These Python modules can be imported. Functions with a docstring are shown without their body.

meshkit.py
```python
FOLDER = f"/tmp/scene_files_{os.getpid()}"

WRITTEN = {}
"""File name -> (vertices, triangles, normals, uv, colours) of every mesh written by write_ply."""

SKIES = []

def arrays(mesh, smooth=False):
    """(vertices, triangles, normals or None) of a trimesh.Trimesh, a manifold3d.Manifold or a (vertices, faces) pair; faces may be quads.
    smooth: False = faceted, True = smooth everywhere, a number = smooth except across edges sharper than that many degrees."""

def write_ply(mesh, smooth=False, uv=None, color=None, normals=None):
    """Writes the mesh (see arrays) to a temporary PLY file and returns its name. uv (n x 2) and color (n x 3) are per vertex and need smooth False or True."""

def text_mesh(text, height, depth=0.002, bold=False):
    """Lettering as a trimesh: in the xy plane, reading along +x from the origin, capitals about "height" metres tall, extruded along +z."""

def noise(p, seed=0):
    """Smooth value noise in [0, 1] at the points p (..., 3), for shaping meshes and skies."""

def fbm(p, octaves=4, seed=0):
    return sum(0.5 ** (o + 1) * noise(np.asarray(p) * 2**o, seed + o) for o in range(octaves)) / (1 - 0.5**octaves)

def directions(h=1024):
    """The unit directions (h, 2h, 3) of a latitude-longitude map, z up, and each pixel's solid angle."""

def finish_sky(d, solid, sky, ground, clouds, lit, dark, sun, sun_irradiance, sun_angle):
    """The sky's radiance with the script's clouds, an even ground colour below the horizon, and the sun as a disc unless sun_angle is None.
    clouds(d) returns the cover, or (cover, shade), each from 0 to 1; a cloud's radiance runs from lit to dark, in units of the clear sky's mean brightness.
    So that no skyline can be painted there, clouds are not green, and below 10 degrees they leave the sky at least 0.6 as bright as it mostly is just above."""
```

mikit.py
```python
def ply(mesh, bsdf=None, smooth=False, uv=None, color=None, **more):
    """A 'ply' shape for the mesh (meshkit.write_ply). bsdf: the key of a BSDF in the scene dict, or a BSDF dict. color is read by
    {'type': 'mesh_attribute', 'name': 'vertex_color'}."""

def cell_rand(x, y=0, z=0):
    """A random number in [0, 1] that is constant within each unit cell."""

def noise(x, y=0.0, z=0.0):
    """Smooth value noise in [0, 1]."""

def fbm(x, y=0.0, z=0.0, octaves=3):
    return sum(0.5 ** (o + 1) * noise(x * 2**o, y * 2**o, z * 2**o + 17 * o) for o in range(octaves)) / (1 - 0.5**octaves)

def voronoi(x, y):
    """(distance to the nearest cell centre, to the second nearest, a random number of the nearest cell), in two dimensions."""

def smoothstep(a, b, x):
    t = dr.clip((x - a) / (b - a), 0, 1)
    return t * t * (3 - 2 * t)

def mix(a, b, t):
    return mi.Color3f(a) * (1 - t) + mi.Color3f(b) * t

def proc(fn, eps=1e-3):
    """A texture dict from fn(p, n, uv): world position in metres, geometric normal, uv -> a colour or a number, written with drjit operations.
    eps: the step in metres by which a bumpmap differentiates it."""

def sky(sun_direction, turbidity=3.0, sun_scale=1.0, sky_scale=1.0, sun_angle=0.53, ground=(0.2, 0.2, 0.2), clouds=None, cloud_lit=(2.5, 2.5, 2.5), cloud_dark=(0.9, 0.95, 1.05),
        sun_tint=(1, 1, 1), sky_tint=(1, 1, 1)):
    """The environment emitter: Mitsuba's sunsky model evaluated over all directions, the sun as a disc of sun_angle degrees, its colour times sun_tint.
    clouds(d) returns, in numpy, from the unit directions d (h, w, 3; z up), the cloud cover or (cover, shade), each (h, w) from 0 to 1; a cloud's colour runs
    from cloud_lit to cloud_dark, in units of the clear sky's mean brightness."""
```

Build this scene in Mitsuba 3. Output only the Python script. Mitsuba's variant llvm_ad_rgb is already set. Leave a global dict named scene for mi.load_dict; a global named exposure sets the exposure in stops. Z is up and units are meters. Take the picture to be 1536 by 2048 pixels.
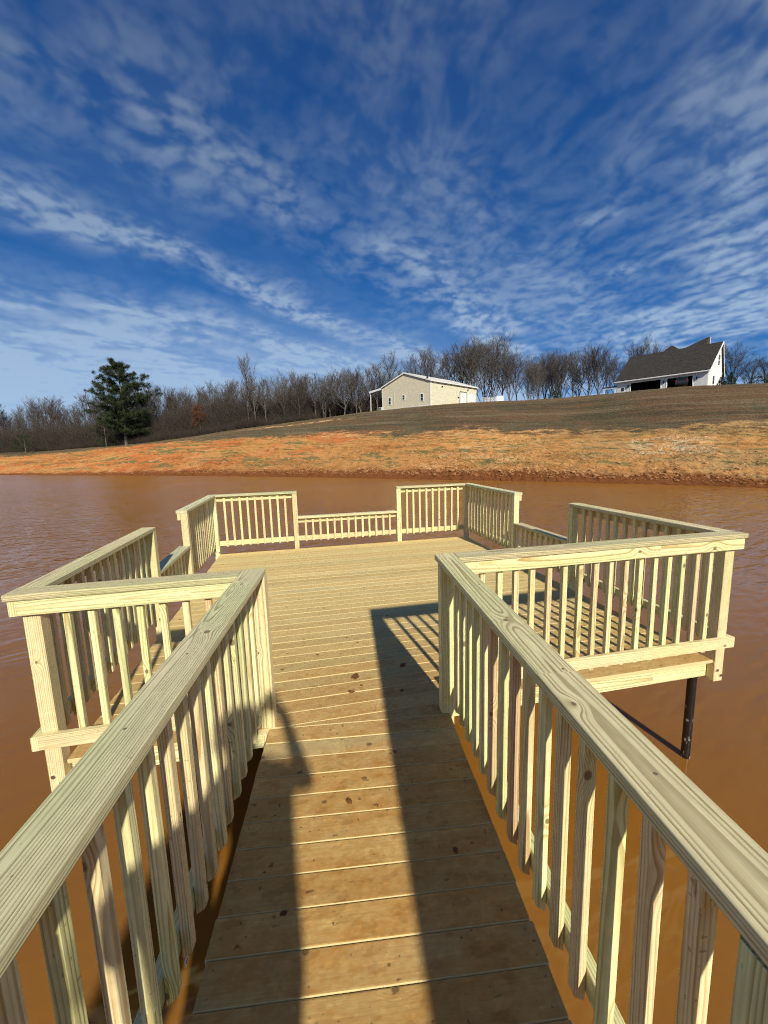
import math, random
import numpy as np, trimesh, drjit as dr, mitsuba as mi, mikit, meshkit
import manifold3d as m3
from mikit import noise, fbm, voronoi, cell_rand, smoothstep, mix, proc
T = mi.ScalarTransform4f
PI = math.pi
scene, labels = {}, {}

# ---------------------------------------------------------------- camera
CAM_H = 1.8313
CAM_PITCH, CAM_YAW, CAM_ROLL, CAM_F = 0.1499, 0.2002, -0.0283, 831.6785   # focal length in pixels of a 1536 wide picture


def camera_axes():
    cy, sy, c, s = math.cos(CAM_YAW), math.sin(CAM_YAW), math.cos(CAM_PITCH), math.sin(CAM_PITCH)
    cr, sr = math.cos(CAM_ROLL), math.sin(CAM_ROLL)
    ex, ef, ez = np.array([cy, -sy, 0]), np.array([sy, cy, 0]), np.array([0, 0, 1.0])
    f, v = ef * c - ez * s, -(ef * s + ez * c)
    return ex * cr - v * sr, ex * sr + v * cr, f


RIGHT, DOWN, FWD = camera_axes()
EYE = np.array([0, 0, CAM_H])
scene['camera'] = {'type': 'perspective', 'fov_axis': 'x', 'fov': 2 * math.degrees(math.atan(768 / CAM_F)), 'near_clip': 0.01, 'far_clip': 3000.0,
                   'to_world': T().look_at(origin=EYE.tolist(), target=(EYE + FWD).tolist(), up=(-DOWN).tolist())}

# ---------------------------------------------------------------- light: low winter sun from behind, thin broken cloud
SUN = (0.0899, -0.8564, 0.5084)


def sky_clouds(d):
    z = np.maximum(d[..., 2], 0.0)
    k = 1.0 / (z + 0.10)
    az0 = 0.90                                            # the streets of cloud run away in this direction
    a = (d[..., 0] * math.sin(az0) + d[..., 1] * math.cos(az0)) * k
    b = (d[..., 0] * math.cos(az0) - d[..., 1] * math.sin(az0)) * k

    def f(x, y, sx, sy, seed, o=4):
        return meshkit.fbm(np.stack([x * sx, y * sy, 0 * x + 0.5], -1), o, seed)

    def st(lo, hi, x):
        t = np.clip((x - lo) / (hi - lo), 0, 1)
        return t * t * (3 - 2 * t)

    def puffs(x, y, seed):
        # rounded tufts with narrow gaps between them
        i, j = np.floor(x).astype(np.int64), np.floor(y).astype(np.int64)
        best = np.full(x.shape, 9.0)
        for di in (-1, 0, 1):
            for dj in (-1, 0, 1):
                h = ((i + di) * 374761393 + (j + dj) * 668265263 + seed * 144665) & 0xFFFFFFFF
                h = ((h ^ (h >> 13)) * 1274126177) & 0xFFFFFFFF
                px, py, pr = (h & 1023) / 1023, ((h >> 10) & 1023) / 1023, ((h >> 20) & 1023) / 1023
                best = np.minimum(best, (np.hypot(i + di + 0.1 + 0.8 * px - x, j + dj + 0.1 + 0.8 * py - y)) * (0.85 + 0.5 * pr))
        return np.clip(1.05 - best, 0, 1)

    # warp, so that the streets wander and fray
    bw = b + 0.30 * (f(a, b, 1.1, 1.6, 11, 3) - 0.5) + 0.10 * (f(a, b, 4.0, 4.0, 12, 3) - 0.5)
    aw = a + 0.22 * (f(a, b, 2.2, 2.2, 23, 3) - 0.5)
    bump = lambda c, w: np.exp(-((bw - c) / w) ** 2)  # noqa: E731
    streets = 0.95 * bump(-1.23, 0.17) + 0.95 * bump(-1.83, 0.12) + 0.78 * st(-1.0, -0.5, bw) + 1.0 * st(-2.02, -2.5, bw) + 0.25 * bump(-0.95, 0.16)
    patchy = f(aw, bw, 2.0, 2.3, 3, 3)
    streets = streets * (0.36 + 1.05 * st(0.34, 0.62, patchy)) + 0.30 * st(0.50, 0.75, f(a, b, 0.9, 1.7, 5, 3))
    r1, r2 = -0.45 * a + 0.89 * b, 0.89 * aw + 0.45 * bw
    u1, u2 = aw + 0.09 * (f(a, b, 16.0, 16.0, 61, 4) - 0.5), bw + 0.09 * (f(a, b, 16.0, 16.0, 62, 4) - 0.5)
    fine = f(aw - 0.2 * bw, bw + 0.2 * aw, 24.0, 27.0, 77, 3)
    puff = 0.27 * puffs(9.0 * u1 + 3.0 * u2, 11.0 * u2 - 3.0 * u1, 7) + 0.40 * fine + 0.38 * f(aw, bw, 6.0, 7.0, 8, 4)
    q1, q2 = r1 + 0.09 * (f(a, b, 5.0, 5.0, 63, 3) - 0.5), r2 + 0.07 * (f(a, b, 5.0, 5.0, 64, 3) - 0.5)
    rip = 0.36 * puffs(6.0 * q1, 13.0 * q2, 9) + 0.34 * fine + 0.33 * f(q1, q2, 7.0, 13.0, 31, 4)
    t = st(-1.0, -0.3, b)
    tex = puff * (1 - 0.8 * t) + rip * 0.8 * t - 0.03
    soft = st(-1.9, -2.6, b)                              # a smooth sheet far to the left
    tex = tex * (1 - 0.6 * soft) + 0.6 * soft * f(aw, bw, 2.4, 7.0, 15, 4)
    cover = np.clip(streets, 0, 1.15) * (0.08 + 1.0 * st(0.36, 0.70, tex)) * (1 - 0.1 * t)
    cover = cover + 0.10 * st(0.3, 0.7, patchy)
    # towards the left horizon the layer closes
    cover = cover + st(0.36, 0.04, z) * st(-0.7, -2.3, b) * 0.80
    cover = cover * (0.62 + 0.38 * st(0.95, 0.35, z))
    return np.clip(cover, 0, 1) * 0.80, st(0.02, 0.85, z)


scene['sky_light'] = mikit.sky(SUN, turbidity=2.5, sun_scale=1.0, sky_scale=0.60, clouds=sky_clouds, cloud_lit=(3.3, 4.4, 5.8), cloud_dark=(0.66, 0.93, 1.7),
                               sky_tint=(0.15, 0.62, 1.26), sun_tint=(1.0, 1.19, 1.48), sun_angle=1.3, ground=(0.2, 0.15, 0.1))
exposure = 1.9

# ---------------------------------------------------------------- helpers
RNG = np.random.default_rng(4)


def numbered(key):
    if key not in scene and key not in labels:
        return key
    n = 1
    while f'{key}_{n:03d}' in scene or f'{key}_{n:03d}' in labels:
        n += 1
    return f'{key}_{n:03d}'


def tag(key, label=None, category=None, group=None, kind=None):
    e = labels.setdefault(key, {})
    for k, v in (('label', label), ('category', category), ('group', group), ('kind', kind)):
        if v:
            e[k] = v
    return key


def thing(name, label, category, group=None):
    return tag(numbered(name), label, category, group)


def obj(name, mesh, material, parent=None, smooth=False, uv=None, **more):
    key = numbered(f'{parent}__{name}' if parent else name)
    scene[key] = mikit.ply(mesh, material, smooth, uv=uv, **more)
    return key


def join(meshes):
    v, f, at = [], [], 0
    for m in meshes:
        a, b = (m.vertices, m.faces) if hasattr(m, 'vertices') else m
        v.append(np.asarray(a)); f.append(np.asarray(b) + at); at += len(a)
    return np.vstack(v), np.vstack(f)


def box(x0, x1, y0, y1, z0, z1):
    v = np.array([[x, y, z] for x in (x0, x1) for y in (y0, y1) for z in (z0, z1)], float)
    f = np.array([[0, 1, 3], [0, 3, 2], [4, 6, 7], [4, 7, 5], [0, 4, 5], [0, 5, 1], [2, 3, 7], [2, 7, 6], [0, 2, 6], [0, 6, 4], [1, 5, 7], [1, 7, 3]])
    return v, f


def prism(pts, o, ax, ay, az, length):
    """Polygon pts (2D, in ax/ay at o) extruded by length along az; ends by a fan."""
    pts = np.asarray(pts, float); n = len(pts)
    a = np.asarray(o) + pts[:, :1] * np.asarray(ax) + pts[:, 1:] * np.asarray(ay)
    b = a + np.asarray(az) * length
    f = [[i, (i + 1) % n, (i + 1) % n + n] for i in range(n)] + [[i, (i + 1) % n + n, i + n] for i in range(n)]
    f += [[0, i + 1, i] for i in range(1, n - 1)] + [[n, n + i, n + i + 1] for i in range(1, n - 1)]
    return np.vstack([a, b]), np.array(f)


def tube(p, r, sides=8, cap=True):
    p = np.asarray(p, float); r = np.broadcast_to(r, (len(p),))
    t = np.gradient(p, axis=0); t /= np.linalg.norm(t, axis=1, keepdims=True) + 1e-12
    ref = np.where(np.abs(t[:, 2:]) < 0.9, [0, 0, 1.0], [1.0, 0, 0])
    a = np.cross(t, ref); a /= np.linalg.norm(a, axis=1, keepdims=True); b = np.cross(t, a)
    g = np.arange(sides) * 2 * PI / sides
    v = (p[:, None] + r[:, None, None] * (np.cos(g)[None, :, None] * a[:, None] + np.sin(g)[None, :, None] * b[:, None])).reshape(-1, 3)
    i, j = np.meshgrid(np.arange(len(p) - 1), np.arange(sides), indexing='ij')
    q = np.stack([i * sides + j, i * sides + (j + 1) % sides, (i + 1) * sides + (j + 1) % sides, (i + 1) * sides + j], -1).reshape(-1, 4)
    f = np.vstack([q[:, [0, 1, 2]], q[:, [0, 2, 3]]])
    if cap:
        n = len(v); v = np.vstack([v, p[:1], p[-1:]]); k = np.arange(sides)
        f = np.vstack([f, np.stack([k * 0 + n, (k + 1) % sides, k], 1), np.stack([k * 0 + n + 1, k + n - sides, (k + 1) % sides + n - sides], 1)])
    return v, f


# ---------------------------------------------------------------- materials
def twosided(b): return {'type': 'twosided', 'bsdf': b}


def plain(color, rough=0.6, metal=0.0, spec=0.4):
    return twosided({'type': 'principled', 'base_color': {'type': 'rgb', 'value': list(color)} if not isinstance(color, dict) else color, 'roughness': rough, 'metallic': metal, 'specular': spec})


def rings(u, w, i, scale=1.0):
    """Growth rings of sawn lumber: (late wood 0..1, knot 0..1, fibre 0..1). u along the board, w round it, i the board's number."""
    r1, r2, r3, r4 = (cell_rand(i, k, 5) for k in (1, 2, 3, 4))
    cu = dr.floor(u / 0.62)
    best = mi.Float(0); warp = mi.Float(0)
    for o in (-1, 0, 1):
        c = cu + o
        on = cell_rand(i, c, 8) < 0.42
        ku = (c + 0.2 + 0.6 * cell_rand(i, c, 9)) * 0.62
        kw = 0.02 + 0.26 * cell_rand(i, c, 10)
        rad = 0.006 + 0.012 * cell_rand(i, c, 11)
        d = dr.sqrt(dr.square((u - ku) * 0.75) + dr.square(w - kw))
        best = dr.maximum(best, dr.select(on, 1 - smoothstep(rad * 0.55, rad, d), 0))
        warp = warp + dr.select(on, dr.exp(-dr.square((u - ku) / (rad * 4.5)) - dr.square((w - kw) / (rad * 2.6))) * 0.026, 0)
    wob = (noise(u * 0.9 + 40 * r1, w * 2, r2 * 9) - 0.5) * 0.030 + (noise(u * 4 + 10 * r1, w * 7, r3 * 9) - 0.5) * 0.007 + (noise(u * 14, w * 30, r3 * 9) - 0.5) * 0.0022
    deep = 0.012 + 0.055 * r2 + (u - dr.floor(u / 3.5) * 3.5 - 1.7) * 0.040 * (r3 - 0.5) + (noise(u * 1.1 + 17 * r3, 0.5, r1 * 9) - 0.5) * 0.045
    dist = dr.sqrt(dr.square(w - (0.02 + 0.13 * r1) + wob) + dr.square(deep)) + warp
    ph = dist / ((0.0075 + 0.006 * r4) * scale)
    ph = ph + 0.55 * noise(dist * 60, r1 * 20, 0.0)
    ring = ph - dr.floor(ph)
    late = smoothstep(0.30, 0.85, ring) * (1 - smoothstep(0.90, 1.0, ring)) * (0.55 + 0.6 * cell_rand(dr.floor(ph), i, 3))
    fibre = noise(u * 9 + 30 * r2, w * 620, i)
    return late, best, fibre


def split(uv):
    i = dr.floor(uv.y)
    return uv.x, uv.y - i, i


def make_lumber(early, late_c, strength):
    e, l = [mi.Color3f(*c) for c in early], mi.Color3f(*late_c)

    def fn(p, n, uv):
        u, w, i = split(uv)
        late, knot, fibre = rings(u, w, i)
        r = cell_rand(i, 21, 2)
        base = dr.select(r < 0.38, e[0], dr.select(r < 0.56, e[1], dr.select(r < 0.96, e[2], e[3])))
        base = base * (0.88 + 0.24 * cell_rand(i, 22, 2))
        t = noise(u * 1.7 + i, w * 6, i)
        base = mix(base, base * mi.Color3f(0.86, 0.97, 0.84), smoothstep(0.45, 0.85, t) * 0.7)
        c = mix(base, base * l, late * strength)
        c = c * (0.90 + 0.2 * fibre) * (0.93 + 0.14 * noise(u * 30, w * 60, i))
        c = mix(c, mi.Color3f(0.16, 0.095, 0.045), knot * 0.85)
        speck = smoothstep(0.88, 0.95, noise(u * 60 + 7, w * 90, i)) * smoothstep(0.6, 0.8, noise(u * 3.1, w * 7, i + 3))
        return mix(c, c * 0.5, speck * 0.8)
    return fn


def lumber_height(p, n, uv):
    u, w, i = split(uv)
    late, knot, fibre = rings(u, w, i)
    return late * 0.55 + fibre * 0.35 + knot * 0.4


def mat(key, fn, rough=0.7, spec=0.3, bump=None, scale=0.001, eps=1e-3, **more):
    b = {'type': 'principled', 'base_color': proc(fn), 'roughness': rough, 'specular': spec, **more}
    if bump:
        b = {'type': 'bumpmap', 'arbitrary': proc(bump, eps), 'scale': scale, 'bsdf': b}
    scene[key] = twosided(b)
    return key


POST = make_lumber([(0.75, 0.69, 0.37), (0.69, 0.67, 0.36), (0.72, 0.60, 0.345), (0.66, 0.48, 0.28)], (0.60, 0.46, 0.32), 0.85)
CAPW = make_lumber([(0.62, 0.555, 0.33), (0.58, 0.55, 0.34), (0.63, 0.545, 0.31), (0.60, 0.54, 0.325)], (0.46, 0.40, 0.32), 0.9)
mat('lumber', POST, 0.62, 0.35, lumber_height, 0.0006)
mat('cap_lumber', CAPW, 0.60, 0.4, lumber_height, 0.0008)


def deck_color(p, n, uv):
    u, w, i = split(uv)
    late, knot, fibre = rings(u, w, i, 1.3)
    r = cell_rand(i, 31, 2)
    wood = dr.select(r < 0.5, mi.Color3f(0.61, 0.475, 0.205), dr.select(r < 0.85, mi.Color3f(0.63, 0.51, 0.235), mi.Color3f(0.57, 0.49, 0.225)))
    wood = wood * (0.92 + 0.16 * cell_rand(i, 32, 2))
    wood = mix(wood, wood * mi.Color3f(0.72, 0.62, 0.50), late * 0.32)
    wood = wood * (0.86 + 0.28 * fibre)
    # trodden clay: patches, thicker on the walkway than on the platform
    tread = 1 - 0.72 * smoothstep(2.2, 4.8, p.y)
    big = smoothstep(0.32, 0.70, fbm(p.x * 3.6, p.y * 7.5, i * 0.37, 3))
    mid = smoothstep(0.30, 0.72, fbm(p.x * 17, p.y * 30, 3.0, 4))
    small = smoothstep(0.30, 0.70, fbm(p.x * 60, p.y * 95, 8.0, 3))
    m = 0.48 + 0.18 * big + 0.18 * mid + 0.16 * small
    c = mix(wood, mi.Color3f(0.42, 0.192, 0.040), m * tread * 0.92)
    scuff = smoothstep(0.60, 0.74, fbm(p.x * 13 + 3, p.y * 23, 6.0, 4))
    c = mix(c, c * mi.Color3f(0.78, 0.72, 0.64), scuff * tread * 0.7)
    crumb = smoothstep(0.735, 0.80, fbm(p.x * 31 + 9, p.y * 38, 2.5, 3)) * tread
    c = mix(c, mi.Color3f(0.12, 0.055, 0.018), crumb * 0.75)
    c = mix(c, c * 1.16, smoothstep(0.58, 0.74, fbm(p.x * 34, p.y * 30, 12.0, 2)) * tread * 0.6)
    c = c * (0.94 + 0.12 * cell_rand(i, 34, 2))
    green = smoothstep(0.45, 0.75, noise(u * 1.1 + 3 * i, w * 4, i)) * smoothstep(0.80, 0.95, cell_rand(i, 33, 2))
    c = mix(c, mi.Color3f(0.44, 0.40, 0.22), green * 0.4)
    c = mix(c, mi.Color3f(0.14, 0.075, 0.035), knot * 0.8)
    speck = smoothstep(0.80, 0.88, noise(p.x * 46, p.y * 60, 1.7)) * smoothstep(0.45, 0.75, noise(p.x * 4, p.y * 6, 9.0))
    c = mix(c, c * 0.38, speck * 0.9)
    return mix(mi.Color3f(0.62, 0.50, 0.25), c, smoothstep(0.80, 0.97, dr.abs(n.z)))


def deck_height(p, n, uv):
    u, w, i = split(uv)
    late, knot, fibre = rings(u, w, i, 1.3)
    return late * 0.2 + fibre * 0.3 + noise(p.x * 55, p.y * 70, i) * 0.6 + fbm(p.x * 18, p.y * 24, i, 2) * 1.2


mat('decking', deck_color, 0.72, 0.3, deck_height, 0.0012)

scene['black_steel'] = plain({**proc(lambda p, n, uv: mix(mi.Color3f(0.012, 0.011, 0.011), mi.Color3f(0.30, 0.27, 0.24),
                              smoothstep(0.62, 0.75, fbm(p.x * 40, p.y * 40, p.z * 16, 3)) * smoothstep(-0.35, -0.6, p.z)))}, 0.3, 0.0, 0.6)
scene['galvanised'] = plain((0.62, 0.62, 0.6), 0.35, 1.0)
scene['screw_steel'] = plain((0.24, 0.19, 0.12), 0.6, 0.3)
scene['white_plastic'] = plain((0.75, 0.75, 0.74), 0.4)
scene['black_ink'] = plain((0.02, 0.02, 0.02), 0.5)
scene['mud_lump'] = plain({**proc(lambda p, n, uv: mix(mi.Color3f(0.11, 0.045, 0.018), mi.Color3f(0.24, 0.11, 0.045), noise(p.x * 90, p.y * 90, p.z * 90)))}, 0.9, 0, 0.1)

# ---------------------------------------------------------------- the lake bank: heights along bearings from the dock's end
# bearing, shore distance, bank distance and height, grass edge distance and height, crest distance and height
PROFILE = np.array([
    (-3.30, 60.0, 62.5, -0.5, 85.0, 2.5, 130.0, 6.0),
    (-2.60, 12.0, 13.2, -0.3, 20.0, 1.6, 60.0, 6.0),
    (-1.90, 34.0, 36.5, -0.5, 52.0, 2.0, 100.0, 6.0),
    (-1.25, 140.0, 144.0, -0.6, 190.0, 3.0, 300.0, 6.0),
    (-0.704, 170.0, 173.16, -0.60, 228.55, 3.3, 306.64, 5.6),
    (-0.541, 105.05, 107.81, -0.70, 175.05, 2.76, 239.49, 4.97),
    (-0.435, 82.22, 84.78, -0.44, 135.46, 3.48, 188.25, 5.19),
    (-0.309, 67.78, 70.17, -0.30, 106.63, 4.63, 148.35, 5.72),
    (-0.162, 55.97, 58.24, -0.14, 84.58, 4.55, 121.73, 7.87),
    (0.004, 46.89, 48.88, -0.09, 70.48, 4.67, 104.05, 8.85),
    (0.202, 39.96, 41.71, -0.13, 61.00, 3.92, 90.25, 10.13),
    (0.395, 36.08, 37.76, -0.11, 59.03, 3.64, 87.93, 10.59),
    (0.582, 34.14, 35.78, -0.18, 60.10, 3.20, 88.40, 10.38),
    (0.728, 32.99, 34.73, -0.28, 60.93, 3.23, 88.89, 10.81),
    (0.853, 32.60, 34.33, -0.39, 61.06, 3.34, 89.99, 10.85),
    (0.950, 32.53, 34.37, -0.55, 63.33, 3.29, 94.49, 10.61),
    (1.098, 31.29, 33.42, -0.64, 70.75, 3.09, 106.86, 10.00),
    (1.70, 30.0, 32.0, -0.5, 60.0, 2.8, 110.0, 8.0),
    (2.40, 24.0, 26.0, -0.5, 45.0, 2.5, 100.0, 7.0),
    (2.983, 60.0, 62.5, -0.5, 85.0, 2.5, 130.0, 6.0)])
WATER_Z = -1.0


def profile(az):
    az = np.asarray(az, float)
    k = [np.interp(az, PROFILE[:, 0], PROFILE[:, c]) for c in range(1, 8)]
    # soften the corners of the table
    for e in (-0.05, 0.05):
        k = [a + np.interp(az + e, PROFILE[:, 0], PROFILE[:, c]) for a, c in zip(k, range(1, 8))]
    s0, s1, z1, s2, z2, s3, z3 = (a / 3 for a in k)
    one = np.ones_like(s0)
    S = np.stack([s0 - 9, s0, s1, s2, s3, s3 + 16, s3 + 70, s3 + 700], -1)
    Z = np.stack([-2.2 * one, WATER_Z * one, z1, z2, z3, z3 + 0.9, z3 + 1.5, z3 + 2.0], -1)
    return S, Z


UKNOT = np.array([-1.0, 0.0, 0.25, 1.0, 2.0, 2.4, 3.0, 4.0])


def hermite(S, Z, s):
    """Monotone cubic through the knots of each row; also the place along the profile (see UKNOT)."""
    h = np.diff(S, axis=-1); d = np.diff(Z, axis=-1) / h
    m = np.zeros_like(S)
    m[..., 1:-1] = np.where(d[..., :-1] * d[..., 1:] > 0, 2 * d[..., :-1] * d[..., 1:] / (d[..., :-1] + d[..., 1:] + 1e-12), 0)
    m[..., 0], m[..., -1] = d[..., 0], d[..., -1]
    i = np.clip((s[..., None] >= S).sum(-1) - 1, 0, S.shape[-1] - 2)
    g = lambda a: np.take_along_axis(a, i[..., None], -1)[..., 0]  # noqa: E731
    g1 = lambda a: np.take_along_axis(a, i[..., None] + 1, -1)[..., 0]  # noqa: E731
    t = np.clip((s - g(S)) / g(h), 0, 1); hh = g(h)
    z = (2 * t**3 - 3 * t**2 + 1) * g(Z) + (t**3 - 2 * t**2 + t) * hh * g(m) + (-2 * t**3 + 3 * t**2) * g1(Z) + (t**3 - t**2) * hh * g1(m)
    return z, UKNOT[i] + t * (UKNOT[i + 1] - UKNOT[i])


def ground(x, y, detail=True):
    x, y = np.asarray(x, float), np.asarray(y, float)
    az, s = np.arctan2(x, y), np.hypot(x, y)
    S, Z = profile(az)
    z, q = hermite(S, Z, s)
    if detail:
        P = np.stack([x, y, 0 * x], -1)
        clay = np.clip(q / 0.25, 0, 1) * np.clip((1.25 - q) / 0.3, 0, 1)
        gul = 1 - np.abs(2 * meshkit.fbm(np.stack([az * 26 + meshkit.noise(P * 0.15) * 1.2, s * 0.05, 0 * s], -1), 3, 5) - 1)
        z = z + clay * (0.40 * (meshkit.fbm(P * 0.22, 4, 2) - 0.5) + 0.26 * (meshkit.fbm(P * 0.9, 5, 9) - 0.5) - 0.35 * np.clip(gul - 0.72, 0, 1))
        # small broken scarps along the shore
        scarp = np.clip(1 - np.abs(q - 0.30) / 0.16, 0, 1)
        z = z + scarp * (0.42 * (meshkit.fbm(P * 0.55, 3, 14) - 0.45))
        # a low terrace lip and undulation on the lawn
        lawn = np.clip((q - 0.9) / 0.3, 0, 1) * np.clip((2.5 - q) / 0.3, 0, 1)
        z = z + lawn * (0.55 * (meshkit.fbm(P * 0.07, 3, 6) - 0.5) + 0.10 * (meshkit.fbm(P * 0.8, 3, 8) - 0.5))
        z = np.where(q < 0, np.minimum(z, WATER_Z - 0.02), z)
    return z, q


def terrain_mesh():
    a = np.concatenate([np.linspace(-3.2, -0.85, 90)[:-1], np.linspace(-0.85, 1.15, 760)[:-1], np.linspace(1.15, 2.98, 80)])
    t = np.concatenate([np.linspace(-1, 0, 5)[:-1], np.linspace(0, 0.25, 26)[:-1], np.linspace(0.25, 1.0, 110)[:-1], np.linspace(1.0, 2.0, 80)[:-1], np.linspace(2.0, 2.4, 12)[:-1],
                        np.linspace(2.4, 3, 8)[:-1], np.linspace(3, 4, 8)])
    A, Q = np.meshgrid(a, t, indexing='ij')
    S, Z = profile(A)
    i = np.clip(np.searchsorted(UKNOT, Q, side='right') - 1, 0, 6)
    f = (Q - UKNOT[i]) / (UKNOT[i + 1] - UKNOT[i])
    s0 = np.take_along_axis(S, i[..., None], -1)[..., 0]; s1 = np.take_along_axis(S, i[..., None] + 1, -1)[..., 0]
    s = s0 + f * (s1 - s0)
    x, y = s * np.sin(A), s * np.cos(A)
    z, q = ground(x, y)
    v = np.stack([x, y, z], -1).reshape(-1, 3)
    n, m = A.shape
    I, J = np.meshgrid(np.arange(n - 1), np.arange(m - 1), indexing='ij')
    k = (I * m + J).ravel()
    quad = np.stack([k, k + 1, k + m + 1, k + m], 1)
    return (v, quad[:, ::-1]), np.stack([q.ravel(), A.ravel()], -1)


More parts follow.
